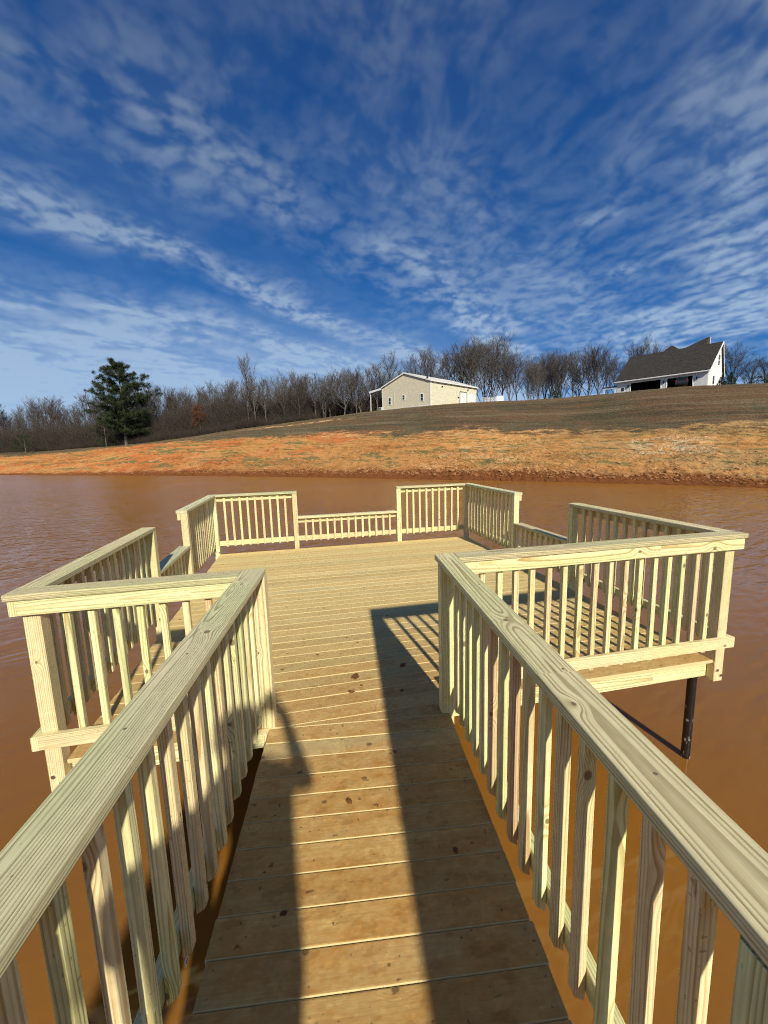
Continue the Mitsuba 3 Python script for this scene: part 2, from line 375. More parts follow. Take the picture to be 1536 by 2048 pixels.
def bank_color(p, n, uv):
    q, az = uv.x, uv.y
    n1 = fbm(p.x * 0.16, p.y * 0.16, 2.0, 4); n2 = fbm(p.x * 0.9, p.y * 0.9, 5.0, 4); n3 = fbm(p.x * 5, p.y * 5, 1.0, 3)
    st = fbm(az * 10, q * 22, 3.0, 4)                                   # strand lines along the shore
    clay = mix(mi.Color3f(0.37, 0.172, 0.052), mi.Color3f(0.43, 0.222, 0.080), n2)
    red = smoothstep(0.38, 0.58, n1 + 0.22 * (n2 - 0.5)) * smoothstep(0.45, 0.0, az)
    clay = mix(clay, mi.Color3f(0.40, 0.126, 0.037), red * 0.9)
    pale = smoothstep(0.52, 0.70, n2) * smoothstep(0.35, 0.6, n1)
    clay = mix(clay, mi.Color3f(0.48, 0.30, 0.14), pale * 0.6)
    clay = mix(clay, mi.Color3f(0.30, 0.185, 0.075), smoothstep(0.42, 0.80, az) * smoothstep(0.40, 0.55, n1 + 0.3 * (n2 - 0.5)) * 0.75)
    white = dr.exp(-dr.square((az - 0.805) / 0.055) - dr.square((q - 0.62) / 0.13)) * smoothstep(0.38, 0.56, n2)
    clay = mix(clay, mi.Color3f(0.52, 0.40, 0.26), white * 0.85)
    clay = mix(clay, clay * mi.Color3f(0.62, 0.55, 0.5), smoothstep(0.56, 0.68, st) * 0.55)
    clay = clay * (0.74 + 0.52 * n3)
    clay = mix(clay, clay * mi.Color3f(0.52, 0.46, 0.42), smoothstep(0.62, 0.74, fbm(p.x * 1.7, p.y * 1.7, p.z * 4, 4)) * 0.8)
    # soaked clay just above the water
    wet = smoothstep(0.30, 0.16, q + 0.10 * (n2 - 0.5) + 0.06 * (st - 0.5))
    clay = mix(clay, mi.Color3f(0.165, 0.058, 0.019) * (0.65 + 0.7 * n3), wet)
    weed = smoothstep(0.58, 0.66, fbm(az * 14 + 3, q * 30, 7.0, 3)) * smoothstep(0.38, 0.5, n2) * smoothstep(0.24, 0.34, q) * smoothstep(1.05, 0.9, q)
    clay = mix(clay, mi.Color3f(0.115, 0.11, 0.04), weed * 0.85)
    g1 = fbm(p.x * 0.35, p.y * 0.35, 11.0, 4); g2 = noise(p.x * 7, p.y * 7, p.z * 3)
    g3 = fbm(az * 9, q * 26, 1.0, 4)
    lawn = mix(mi.Color3f(0.060, 0.047, 0.027), mi.Color3f(0.102, 0.080, 0.045), g1)
    lawn = mix(lawn, mi.Color3f(0.105, 0.060, 0.032), smoothstep(0.40, 0.6, n1 + 0.12 * az) * 0.75)
    lawn = mix(lawn, mi.Color3f(0.050, 0.042, 0.026), smoothstep(0.50, 0.64, g3) * 0.7)
    lawn = mix(lawn, mi.Color3f(0.15, 0.115, 0.07), smoothstep(0.60, 0.72, fbm(az * 5 + 1, q * 34, 9.0, 3)) * 0.5)
    lawn = lawn * (0.66 + 0.68 * g2)
    bare = dr.exp(-dr.square((q - 1.62 - 0.25 * (az + 0.02)) / 0.055)) * smoothstep(-0.16, -0.06, az) * smoothstep(0.17, 0.07, az) * smoothstep(0.40, 0.55, n2)
    lawn = mix(lawn, mi.Color3f(0.46, 0.25, 0.11), bare * 0.9)
    edge = 1.0 + 0.34 * (n1 - 0.5) + 0.34 * (n2 - 0.5) + 0.20 * (n3 - 0.5) + 0.14 * (fbm(az * 9, q * 14, 4.0, 3) - 0.5)
    return mix(clay, lawn, smoothstep(edge - 0.09, edge + 0.10, q))


def bank_height(p, n, uv):
    q = uv.x
    f, s, r = voronoi(p.x * 1.6 + 0.4 * noise(p.x * 2, p.y * 2), p.y * 1.6)
    crack = smoothstep(0.10, 0.0, s - f) * smoothstep(1.1, 0.9, q) * smoothstep(0.42, 0.6, fbm(p.x * 0.2, p.y * 0.2, 8.0, 2))
    return fbm(p.x * 3.2, p.y * 3.2, p.z * 3, 4) * 0.55 - crack * 0.5


mat('bank_soil', bank_color, 0.92, 0.1, bank_height, 0.22, 0.02)
mesh, uv = terrain_mesh()
obj('hillside', mesh, 'bank_soil', smooth=True, uv=uv)
tag('hillside', kind='structure')

# ---------------------------------------------------------------- the lake


def ripple(p, n, uv):
    a, b = p.x * 0.94 + p.y * 0.34, p.y * 0.94 - p.x * 0.34
    w = fbm(a * 1.1, b * 3.4, 0.0, 3) + 0.45 * noise(a * 3.4 + 2 * noise(a, b), b * 10.5, 3.0) + 0.16 * noise(a * 9 + noise(a * 2, b * 2), b * 24, 7.0)
    return w * (0.22 + 1.0 * smoothstep(4.0, 16.0, dr.sqrt(p.x * p.x + p.y * p.y)) + 0.4 * smoothstep(0.4, 0.7, noise(p.x * 0.2, p.y * 0.3, 4.0)))


def water_color(p, n, uv):
    t = fbm(p.x * 0.25, p.y * 0.25, 1.0, 3)
    return mix(mi.Color3f(0.245, 0.103, 0.017), mi.Color3f(0.270, 0.118, 0.021), t)


scene['muddy_water'] = twosided({'type': 'bumpmap', 'arbitrary': proc(ripple, 0.01), 'scale': 0.020,
                                 'bsdf': {'type': 'principled', 'base_color': proc(water_color), 'roughness': 0.06, 'specular': 0.32}})
g = np.array([[-900, -900, WATER_Z], [900, -900, WATER_Z], [900, 900, WATER_Z], [-900, 900, WATER_Z]], float)
obj('lake_water', (g, np.array([[0, 1, 2], [0, 2, 3]])), 'muddy_water', uv=g[:, :2])
tag('lake_water', kind='structure')

# ---------------------------------------------------------------- lumber
BOARD = [0]


def lumber(frame, size, bevel=0.0025, jitter=0.0, cut0=0.0, cut1=0.0, tip=None, seg=1):
    """A sawn board: frame (origin, along, across, up), size (length, width, thickness) with the origin at the middle of its start.
    cut0, cut1: skew of the ends across the width; tip: (depth, length) of a slope cut on the start's across=+ side. Returns mesh, uv."""
    o, t, s, w = (np.asarray(a, float) for a in frame)
    L, W, H = size
    i = BOARD[0] = BOARD[0] + 1
    c = []
    for sx, sy in ((1, 1), (-1, 1), (-1, -1), (1, -1)):
        for k in range(seg + 1):
            g0 = math.atan2(sy, sx) - PI / 4 + PI / 2 * k / seg
            c.append((sx * (W / 2 - bevel) + bevel * math.cos(g0), sy * (H / 2 - bevel) + bevel * math.sin(g0)))
    c = np.array(c + [c[0]]); n = len(c)
    per = np.r_[0, np.cumsum(np.linalg.norm(np.diff(c, axis=0), axis=1))]
    u0 = RNG.random() * 30
    P = []
    for x, cut in ((0.0, cut0), (L, cut1)):
        xs = np.full(n, x) + cut * c[:, 0]
        if tip and x == 0:
            dep, ln = tip
            xs = xs + np.clip((c[:, 0] - (W / 2 - dep)) / dep, 0, 1) * ln
        P.append(np.column_stack([xs, c]))
    side = np.vstack(P); uv = np.column_stack([side[:, 0] + u0, i + 0.02 + np.r_[per, per]])
    k = np.arange(n - 1)
    f = np.vstack([np.stack([k, k + n, k + n + 1], 1), np.stack([k, k + n + 1, k + 1], 1)])
    V, U, F = [side], [uv], [f]
    at = 2 * n
    for e in (0, 1):
        ring = P[e][:-1]; m = n - 1
        V.append(ring); U.append(np.column_stack([u0 + 0.3 * ring[:, 2] + 7 * e, i + 0.3 + ring[:, 1] * 0.9]))
        fan = np.array([[0, j + 1, j] if e else [0, j, j + 1] for j in range(1, m - 1)]) + at
        F.append(fan[:, ::-1]); at += m
    if tip:                                                # the start's slope needs a vertex row of its own: split handled by the fan
        pass
    V = np.vstack(V)
    if jitter:
        a = RNG.normal(0, jitter, 3)
        V = V + np.column_stack([0 * V[:, 0], a[0] * (V[:, 0] - L / 2), a[1] * (V[:, 0] - L / 2)])
    X = o + V[:, :1] * t + V[:, 1:2] * s + V[:, 2:] * w
    F = np.vstack(F)
    if np.dot(np.cross(t, s), w) < 0:
        F = F[:, ::-1]
    return (X, F), np.vstack(U)


def board(name, parent, frame, size, material='lumber', **k):
    m, uv = lumber(frame, size, **k)
    return obj(name, m, material, parent, uv=uv)


UP = np.array([0, 0, 1.0])
AW = 0.1141
TAN = math.tan(AW)
JOINT = np.array([0, 2.5844, 0.0])                          # where the walkway meets the platform
WT, WN = np.array([math.sin(AW), math.cos(AW), 0]), np.array([math.cos(AW), -math.sin(AW), 0])   # along and across the walkway
XL, XR, YN, YF = -1.643, 3.4693, 2.5844, 8.1206            # outer edges of the platform's rail caps
RAIL, LOW = 1.0901, 0.6038
dock = thing('fishing_dock', 'new wooden fishing dock with railed walkway and square platform standing in the brown lake', 'dock')


def bolt(parent, at, out, r=0.013):
    obj('bolt', tube([at, np.asarray(at) + np.asarray(out) * 0.008], r, 8), 'galvanised', parent, smooth=30)


def railing(label, start, along, inward, length, top, posts, cap=(0, None), sub=(0, None), spans=(), cap_cut=(0, 0), post_low=-0.185, bolts=None):
    """A rail: start = a point under the outer edge of the cap; posts = distances of their start sides; spans = (from, to) runs of balusters."""
    key = numbered(f'{dock}__railing')
    o = np.asarray(start, float)
    a, b = cap[0], length if cap[1] is None else cap[1]
    m, uv = lumber((o + along * a + inward * 0.07 + UP * (top - 0.019), along, inward, UP), (b - a, 0.14, 0.038), bevel=0.005, seg=2, cut0=cap_cut[0], cut1=cap_cut[1])
    scene[key] = mikit.ply(m, 'cap_lumber', uv=uv)
    n = max(2, round((b - a) / 0.45))
    for k in range(n):
        c = o + along * (a + (b - a) * (k + 0.5) / n + RNG.normal(0, 0.02)) + inward * (0.045 + 0.02 * (k % 2) + RNG.normal(0, 0.004)) + UP * top
        obj('screw', join([tube([c - UP * 0.002, c + UP * 0.0004], 0.0052, 10), tube([c + UP * 0.0003, c + UP * 0.0008], 0.0018, 6)]), 'screw_steel', key)
    if label:
        tag(key, label)
    a, b = sub[0], length if sub[1] is None else sub[1]
    for zm in (top - 0.041 - 0.0445, 0.125 + 0.0445):
        board('subrail', key, (o + along * a + inward * 0.032 + UP * zm, along, inward, UP), (b - a, 0.038, 0.089), bevel=0.003)
    for p in posts:
        q = o + along * (p + 0.0445) + inward * (0.0525 + 0.0445) + UP * post_low
        pk = board('post', key, (q, UP, along, inward), (top - 0.040 - post_low, 0.0885, 0.0885), bevel=0.004)
        if bolts:
            for dx, dz in ((0.02, 0.05), (-0.018, 0.10)):
                bolt(key, q + along * dx - inward * 0.0443 + UP * dz, -inward)
    for p0, p1 in spans:
        n = max(1, round((p1 - p0) / 0.1345) - 1)
        step = (p1 - p0) / (n + 1)
        for k in range(n):
            c = p0 + step * (k + 1) + RNG.normal(0, 0.002)
            z0 = 0.095 + RNG.normal(0, 0.003)
            board('baluster', key, (o + along * c + inward * (0.0525 + 0.019) + UP * z0, UP, inward, along), (top - 0.055 - z0 + RNG.normal(0, 0.004), 0.037, 0.037), bevel=0.0025, jitter=0.0025, tip=(0.018, 0.026))
    return key


EX, EY = np.array([1.0, 0, 0]), np.array([0, 1.0, 0])
cl, cr = -0.3985, 1.0255                                     # outer edges of the walkway caps, across
# near side of the platform, left and right of the walkway
xl_end = cl / math.cos(AW)
xr_beg = cr / math.cos(AW)
W_ = xl_end - XL
railing('short near rail of the platform left of the walkway', (XL, YN, 0), EX, EY, W_, RAIL, [0.0516], cap=(0, W_ + 0.07 * TAN - 0.002), cap_cut=(0, TAN), sub=(0.052, W_ + 0.015), spans=[(0.1401, W_ + 0.07)], bolts=True)
W2 = XR - xr_beg
railing('near rail of the platform right of the walkway', (xr_beg, YN, 0), EX, EY, W2, RAIL, [W2 - 0.1401], cap=(0.07 * TAN + 0.002, W2), cap_cut=(TAN, 0), sub=(-0.02, W2 - 0.013), spans=[(-0.06, W2 - 0.1401)], bolts=True)
# sides: long rail, low rail, long rail
yl = [(YN + 0.1415, 4.7107), (4.7107, 5.9831), (5.9831, YF - 0.1415)]
for side, x, along, inward, lab in (('left', XL, EY, EX, 'left'), ('right', XR, EY, -EX, 'right')):
    a0, a1 = (YN, 4.7107 if side == 'left' else 4.6442)
    b0, b1 = (5.9831 if side == 'left' else 5.9952, YF)
    railing(f'tall near part of the {lab} side rail', (x, a0, 0), along, inward, a1 - a0, RAIL, [a1 - a0 - 0.0885], cap=(0.1415, a1 - a0), sub=(0.013 if side == 'left' else 0.0525, a1 - a0 - 0.004),
            spans=[(0.1401, a1 - a0 - 0.0885)])
    railing(f'low middle part of the {lab} side rail', (x, a1, 0), along, inward, b0 - a1, LOW, [], cap=(0.001, b0 - a1 - 0.001), sub=(0.001, b0 - a1 - 0.001), spans=[(0, b0 - a1)])
    railing(f'tall far part of the {lab} side rail', (x, b0, 0), along, inward, b1 - b0, RAIL, [0.0], cap=(0, b1 - b0 - 0.1415), sub=(0.004, b1 - b0 - 0.0525), spans=[(0.0885, b1 - b0 - 0.1405)])
# far side
XF1, XF2 = -0.0529, 1.8838
railing('left tall part of the far rail', (XF1, YF, 0), -EX, -EY, XF1 - XL, RAIL, [0.0, XF1 - XL - 0.1405], cap=(0, XF1 - XL), sub=(0.004, XF1 - XL - 0.013), spans=[(0.0885, XF1 - XL - 0.1405)])
railing('low middle part of the far rail', (XF2, YF, 0), -EX, -EY, XF2 - XF1, LOW, [], cap=(0.001, XF2 - XF1 - 0.001), sub=(0.001, XF2 - XF1 - 0.001), spans=[(0, XF2 - XF1)])
railing('right tall part of the far rail', (XR, YF, 0), -EX, -EY, XR - XF2, RAIL, [0.0520, XR - XF2 - 0.0885], cap=(0, XR - XF2), sub=(0.013, XR - XF2 - 0.004), spans=[(0.1405, XR - XF2 - 0.0885)])
# the walkway's two rails
for lat, inward, lab in ((cl, WN, 'left'), (cr, -WN, 'right')):
    o = JOINT + WN * lat - WT * 7.0
    tip = 7.0 + (0.139 + (lat + (0.07 if lab == 'left' else -0.07)) * math.sin(AW)) / math.cos(AW)
    s = 7.0
    railing(f'{lab} handrail of the walkway', o, WT, inward, tip, RAIL, [s + 0.045, s - 2.153, s - 4.35, s - 6.5], cap=(0, tip), cap_cut=(0, TAN if lab == 'left' else -TAN), sub=(0, s + (0.0 if lab == 'left' else -0.0)),
            spans=[(s - 2.064, s + 0.045 - 0.15 + 0.13), (s - 4.26, s - 2.153), (s - 6.41, s - 4.35)], post_low=-0.20)

# decking: platform boards run across, walkway boards lie square to the walkway
DX0, DX1, DY0, DY1 = -1.490, 3.326, 2.655, 7.972
TH, PW, GAP = 0.029, 0.1395, 0.0032
y = DY0
while y + PW < DY1 + 0.05:
    w = min(PW, DY1 - y)
    board('deck_board', dock, ((DX0 + RNG.normal(0, 0.003), y + w / 2, -TH / 2 + RNG.normal(0, 0.0006)), EX, EY, UP), (DX1 - DX0, w, TH), material='decking', bevel=0.006, seg=3)
    y += PW + GAP
WL, WR = -0.2945, 0.9368
A0 = 0.030
a = A0
while a > -7.0:
    board('deck_board', dock, (JOINT + WN * (WL + RNG.normal(0, 0.002)) + WT * (a - PW / 2) + UP * (-TH / 2 + RNG.normal(0, 0.0006)), WN, WT, UP), (WR - WL, PW, TH), material='decking', bevel=0.006, seg=3)
    a -= PW + GAP
# the tapered board that fills the wedge between the two
p0 = JOINT + WN * (WL + 0.16) + WT * (A0 + GAP); p1 = JOINT + WN * WR + WT * (A0 + GAP)
m, uv = lumber(((p0[0], 0, -TH / 2), EX, EY, UP), (p1[0] - p0[0], 0.1, TH), bevel=0.006, seg=3)
v = m[0]; t_ = (v[:, 1] + 0.05) / 0.1; fx = (v[:, 0] - p0[0]) / (p1[0] - p0[0])
lo = p0[1] + fx * (p1[1] - p0[1]); v[:, 1] = lo + t_ * np.maximum(DY0 - GAP - lo, 0.012)
obj('deck_board', (v, m[1]), 'decking', dock, uv=uv)
# frame under the decking
RZ = -TH - 0.0715
for y0 in (2.724, 4.4, 6.1, 7.955):
    board('rim_joist', dock, ((-1.493, y0 - 0.019 if y0 > 7 else y0, RZ), EX, EY, UP), (4.820, 0.038, 0.140), bevel=0.003)
for x0 in (-1.474, 3.308):
    board('rim_joist', dock, ((x0, 2.745, RZ - 0.001), EY, EX, UP), (5.17, 0.037, 0.138), bevel=0.003)
for k in range(9):
    board('joist', dock, ((-1.0 + 0.48 * k, 2.745, RZ - 0.001), EY, EX, UP), (1.63, 0.037, 0.138), bevel=0.003)
for lat in (WL + 0.035, WR - 0.035, 0.32):
    board('stringer', dock, (JOINT + WN * lat - WT * 7.0 + UP * RZ, WT, WN, UP), (6.98, 0.038, 0.140), bevel=0.003)
for px_, py_ in ((3.290, 2.79), (-1.30, 4.45), (3.27, 7.85), (-1.43, 7.85), (0.9, 5.3), (0.93, 2.80), (0.2, -3.0)):
    obj('pile', tube([(px_ - 0.004, py_, -2.4), (px_, py_, RZ - 0.068)], 0.036, 20), 'black_steel', dock, smooth=40)
# deck screws: two rows on every joist line
scr = []
y = DY0
while y + PW < DY1:
    for xx in np.arange(-1.0, 3.2, 0.48):
        for e in (0.03, PW - 0.03):
            scr.append(tube([(xx + RNG.normal(0, .004), y + e, -0.002), (xx, y + e, 0.0006)], 0.0042, 6))
    y += PW + GAP
a = A0
while a > -7.0:
    for lat in (WL + 0.035, WR - 0.035):
        for e in (0.03, PW - 0.03):
            c = JOINT + WN * (lat + RNG.normal(0, .004)) + WT * (a - e)
            scr.append(tube([c - UP * 0.002, c + UP * 0.0005], 0.0034, 6))
    a -= PW + GAP
obj('screws', join(scr), 'screw_steel', dock)
tag(f'{dock}__screws', kind='stuff')

# ---------------------------------------------------------------- crumbs of mud on the deck


def lump(x, y, r, flat, seed):
    g_ = trimesh.creation.icosphere(2, 1.0)
    v = np.array(g_.vertices)
    k = 0.55 + 0.9 * meshkit.noise(v * 1.7 + seed * 7.3, seed)
    v = v * k[:, None] * [r, r * 0.62, flat]
    v[:, 2] = np.maximum(v[:, 2], -0.001)
    ang = seed * 1.3
    c, s = math.cos(ang), math.sin(ang)
    v[:, :2] = v[:, :2] @ np.array([[c, s], [-s, c]])
    return v + [x, y, 0.0012], g_.faces


SPOTS = [(0.359, 3.155, .045, 'broad flat mud clod on the platform boards near the walkway end'), (0.301, 2.95, .024, 'small mud clod just before the broad flat one'),
         (0.784, 3.233, .038, 'mud clod in the rail shadow on the platform'), (0.163, 1.948, .022, 'dark mud flake on the sunlit walkway strip beside the shadow of the head'),
         (-0.157, 1.473, .014, 'dark mud crumb in the shade at the left of the walkway'), (0.609, 1.568, .015, 'dark mud crumb in the shade at the right of the walkway'),
         (0.391, 3.012, .013, 'tiny mud crumb right of the broad flat clod'), (0.683, 2.867, .014, 'tiny mud crumb by the right end post'), (0.08, 3.6, .014, 'tiny mud crumb on the left part of the platform near the walkway'),
         (0.47, 3.75, .012, 'tiny mud crumb on the platform ahead of the walkway centre')]
for k, (x, y, r, lab) in enumerate(SPOTS):
    o = obj('mud_clod', lump(x, y, r, 0.007, k + 1), 'mud_lump', smooth=50)
    tag(o, lab, 'mud', 'mud clods on the boards')

# a small white tag stapled under a baluster of the left handrail
c = JOINT + WN * (-0.335) - WT * 1.30 + UP * 0.082
fr = (WT, UP, WN)
o = thing('paper_tag', 'small white tag stapled to the foot of a left handrail baluster', 'tag')


def slab(c, a, b, n, la, lb, th):
    return prism([(-la / 2, -lb / 2), (la / 2, -lb / 2), (la / 2, lb / 2), (-la / 2, lb / 2)], np.asarray(c) - np.asarray(n) * th / 2, a, b, n, th)


obj('card', slab(c, *fr, 0.030, 0.026, 0.0012), 'white_plastic', o)
obj('mark', slab(c + WN * 0.001 - UP * 0.002, *fr, 0.014, 0.006, 0.0012), 'black_ink', o)

# ---------------------------------------------------------------- shore clods and weeds (nobody could count them)


def rand_bank(n, qa, qb, az0, az1, seed, power=1.0):
    r = np.random.default_rng(seed)
    a = r.uniform(az0, az1, n); q = qa + (qb - qa) * r.random(n) ** power
    S, _ = profile(a)
    i = np.clip(np.searchsorted(UKNOT, q, side='right') - 1, 0, 6)
    f = (q - UKNOT[i]) / (UKNOT[i + 1] - UKNOT[i])
    s = S[np.arange(n), i] * (1 - f) + S[np.arange(n), i + 1] * f
    x, y = s * np.sin(a), s * np.cos(a)
    return x, y, ground(x, y)[0], r


def spikes(base, tip, r0):
    """Many thin three-sided spikes as one mesh."""
    base, tip = np.asarray(base, float), np.asarray(tip, float)
    n = len(base); r0 = np.broadcast_to(r0, (n,))
    t = tip - base; t = t / (np.linalg.norm(t, axis=1, keepdims=True) + 1e-9)
    ref = np.where(np.abs(t[:, 2:]) < 0.9, [0, 0, 1.0], [1.0, 0, 0])
    a = np.cross(t, ref); a /= np.linalg.norm(a, axis=1, keepdims=True) + 1e-9; b = np.cross(t, a)
    v = np.empty((n, 4, 3))
    for k in range(3):
        g_ = 2 * PI * k / 3
        v[:, k] = base + r0[:, None] * (math.cos(g_) * a + math.sin(g_) * b)
    v[:, 3] = tip
    k = np.arange(n)[:, None, None] * 4
    return v.reshape(-1, 3), (k + np.array([[0, 1, 3], [1, 2, 3], [2, 0, 3]])).reshape(-1, 3)


ICO = trimesh.creation.icosphere(0, 1.0)


def clods(x, y, z, r, seed):
    rr = np.random.default_rng(seed)
    n = len(x); v = np.array(ICO.vertices)[None] * rr.uniform(0.55, 1.25, (n, 12, 1)) * np.array([1, 1, 0.6]) * np.asarray(r)[:, None, None]
    v = v + np.stack([x, y, z], -1)[:, None]
    return v.reshape(-1, 3), (np.arange(n)[:, None, None] * 12 + np.asarray(ICO.faces)[None]).reshape(-1, 3)


scene['clod_clay'] = twosided({'type': 'principled', 'roughness': 0.95, 'specular': 0.1, 'base_color': proc(lambda p, n, uv: mix(mi.Color3f(0.20, 0.075, 0.028), mi.Color3f(0.42, 0.23, 0.10),
                               smoothstep(-0.8, 0.3, p.z + 0.6 * noise(p.x * 1.5, p.y * 1.5, p.z))) * (0.7 + 0.5 * noise(p.x * 8, p.y * 8, p.z * 8)))})
scene['pale_clay'] = twosided({'type': 'principled', 'roughness': 0.95, 'specular': 0.1, 'base_color': proc(lambda p, n, uv: mi.Color3f(0.48, 0.35, 0.21) * (0.75 + 0.5 * noise(p.x * 6, p.y * 6, p.z * 6)))})
x, y, z, r = rand_bank(5200, 0.10, 0.50, -0.56, 1.0, 3)
obj('shore_clods', clods(x, y, z, r.uniform(0.03, 0.13, len(x)) * (1 + 1.2 * (r.random(len(x)) < 0.06)), 5), 'clod_clay')
tag('shore_clods', 'small lumps of red clay strewn along the shore', 'clay', kind='stuff')
x, y, z, r = rand_bank(900, 0.46, 0.80, 0.735, 0.875, 8)
keep = meshkit.fbm(np.stack([x * 0.5, y * 0.5, 0 * x], -1), 3, 3) > 0.46
obj('pale_clods', clods(x[keep], y[keep], z[keep] - 0.02, r.uniform(0.05, 0.17, keep.sum()), 6), 'pale_clay')
tag('pale_clods', 'broken pale dried clay lumps on the right of the bank', 'clay', kind='stuff')

scene['weed_green'] = plain((0.075, 0.085, 0.025), 0.8)
scene['dry_grass'] = plain((0.20, 0.145, 0.075), 0.85)


def tufts(x, y, z, k, h, spread, r0, seed):
    r = np.random.default_rng(seed); n = len(x)
    b = np.repeat(np.stack([x, y, z - 0.02], -1), k, 0)
    b[:, :2] += r.normal(0, spread, (n * k, 2))
    hh = np.repeat(h, k) * r.uniform(0.5, 1.2, n * k)
    t = b + np.column_stack([r.normal(0, 0.35, (n * k, 2)) * hh[:, None], hh])
    return spikes(b, t, r0)


x, y, z, r = rand_bank(5200, 0.28, 1.05, -0.56, 1.0, 12)
az = np.arctan2(x, y); q = ground(x, y)[1]
keep = meshkit.fbm(np.stack([az * 14 + 3, q * 22, 0 * q], -1), 3, 21) > 0.58
obj('weed_tufts', tufts(x[keep], y[keep], z[keep], 9, r.uniform(0.08, 0.28, keep.sum()), 0.16, 0.012, 4), 'weed_green')
tag('weed_tufts', 'low green weeds in strips across the clay bank', 'weeds', kind='stuff')
x, y, z, r = rand_bank(16000, 0.92, 2.12, -0.50, 1.0, 13)
obj('dry_grass', tufts(x, y, z, 4, r.uniform(0.05, 0.18, len(x)), 0.12, 0.010, 6), 'dry_grass')
tag('dry_grass', 'dead winter grass on the hill above the clay', 'grass', kind='stuff')

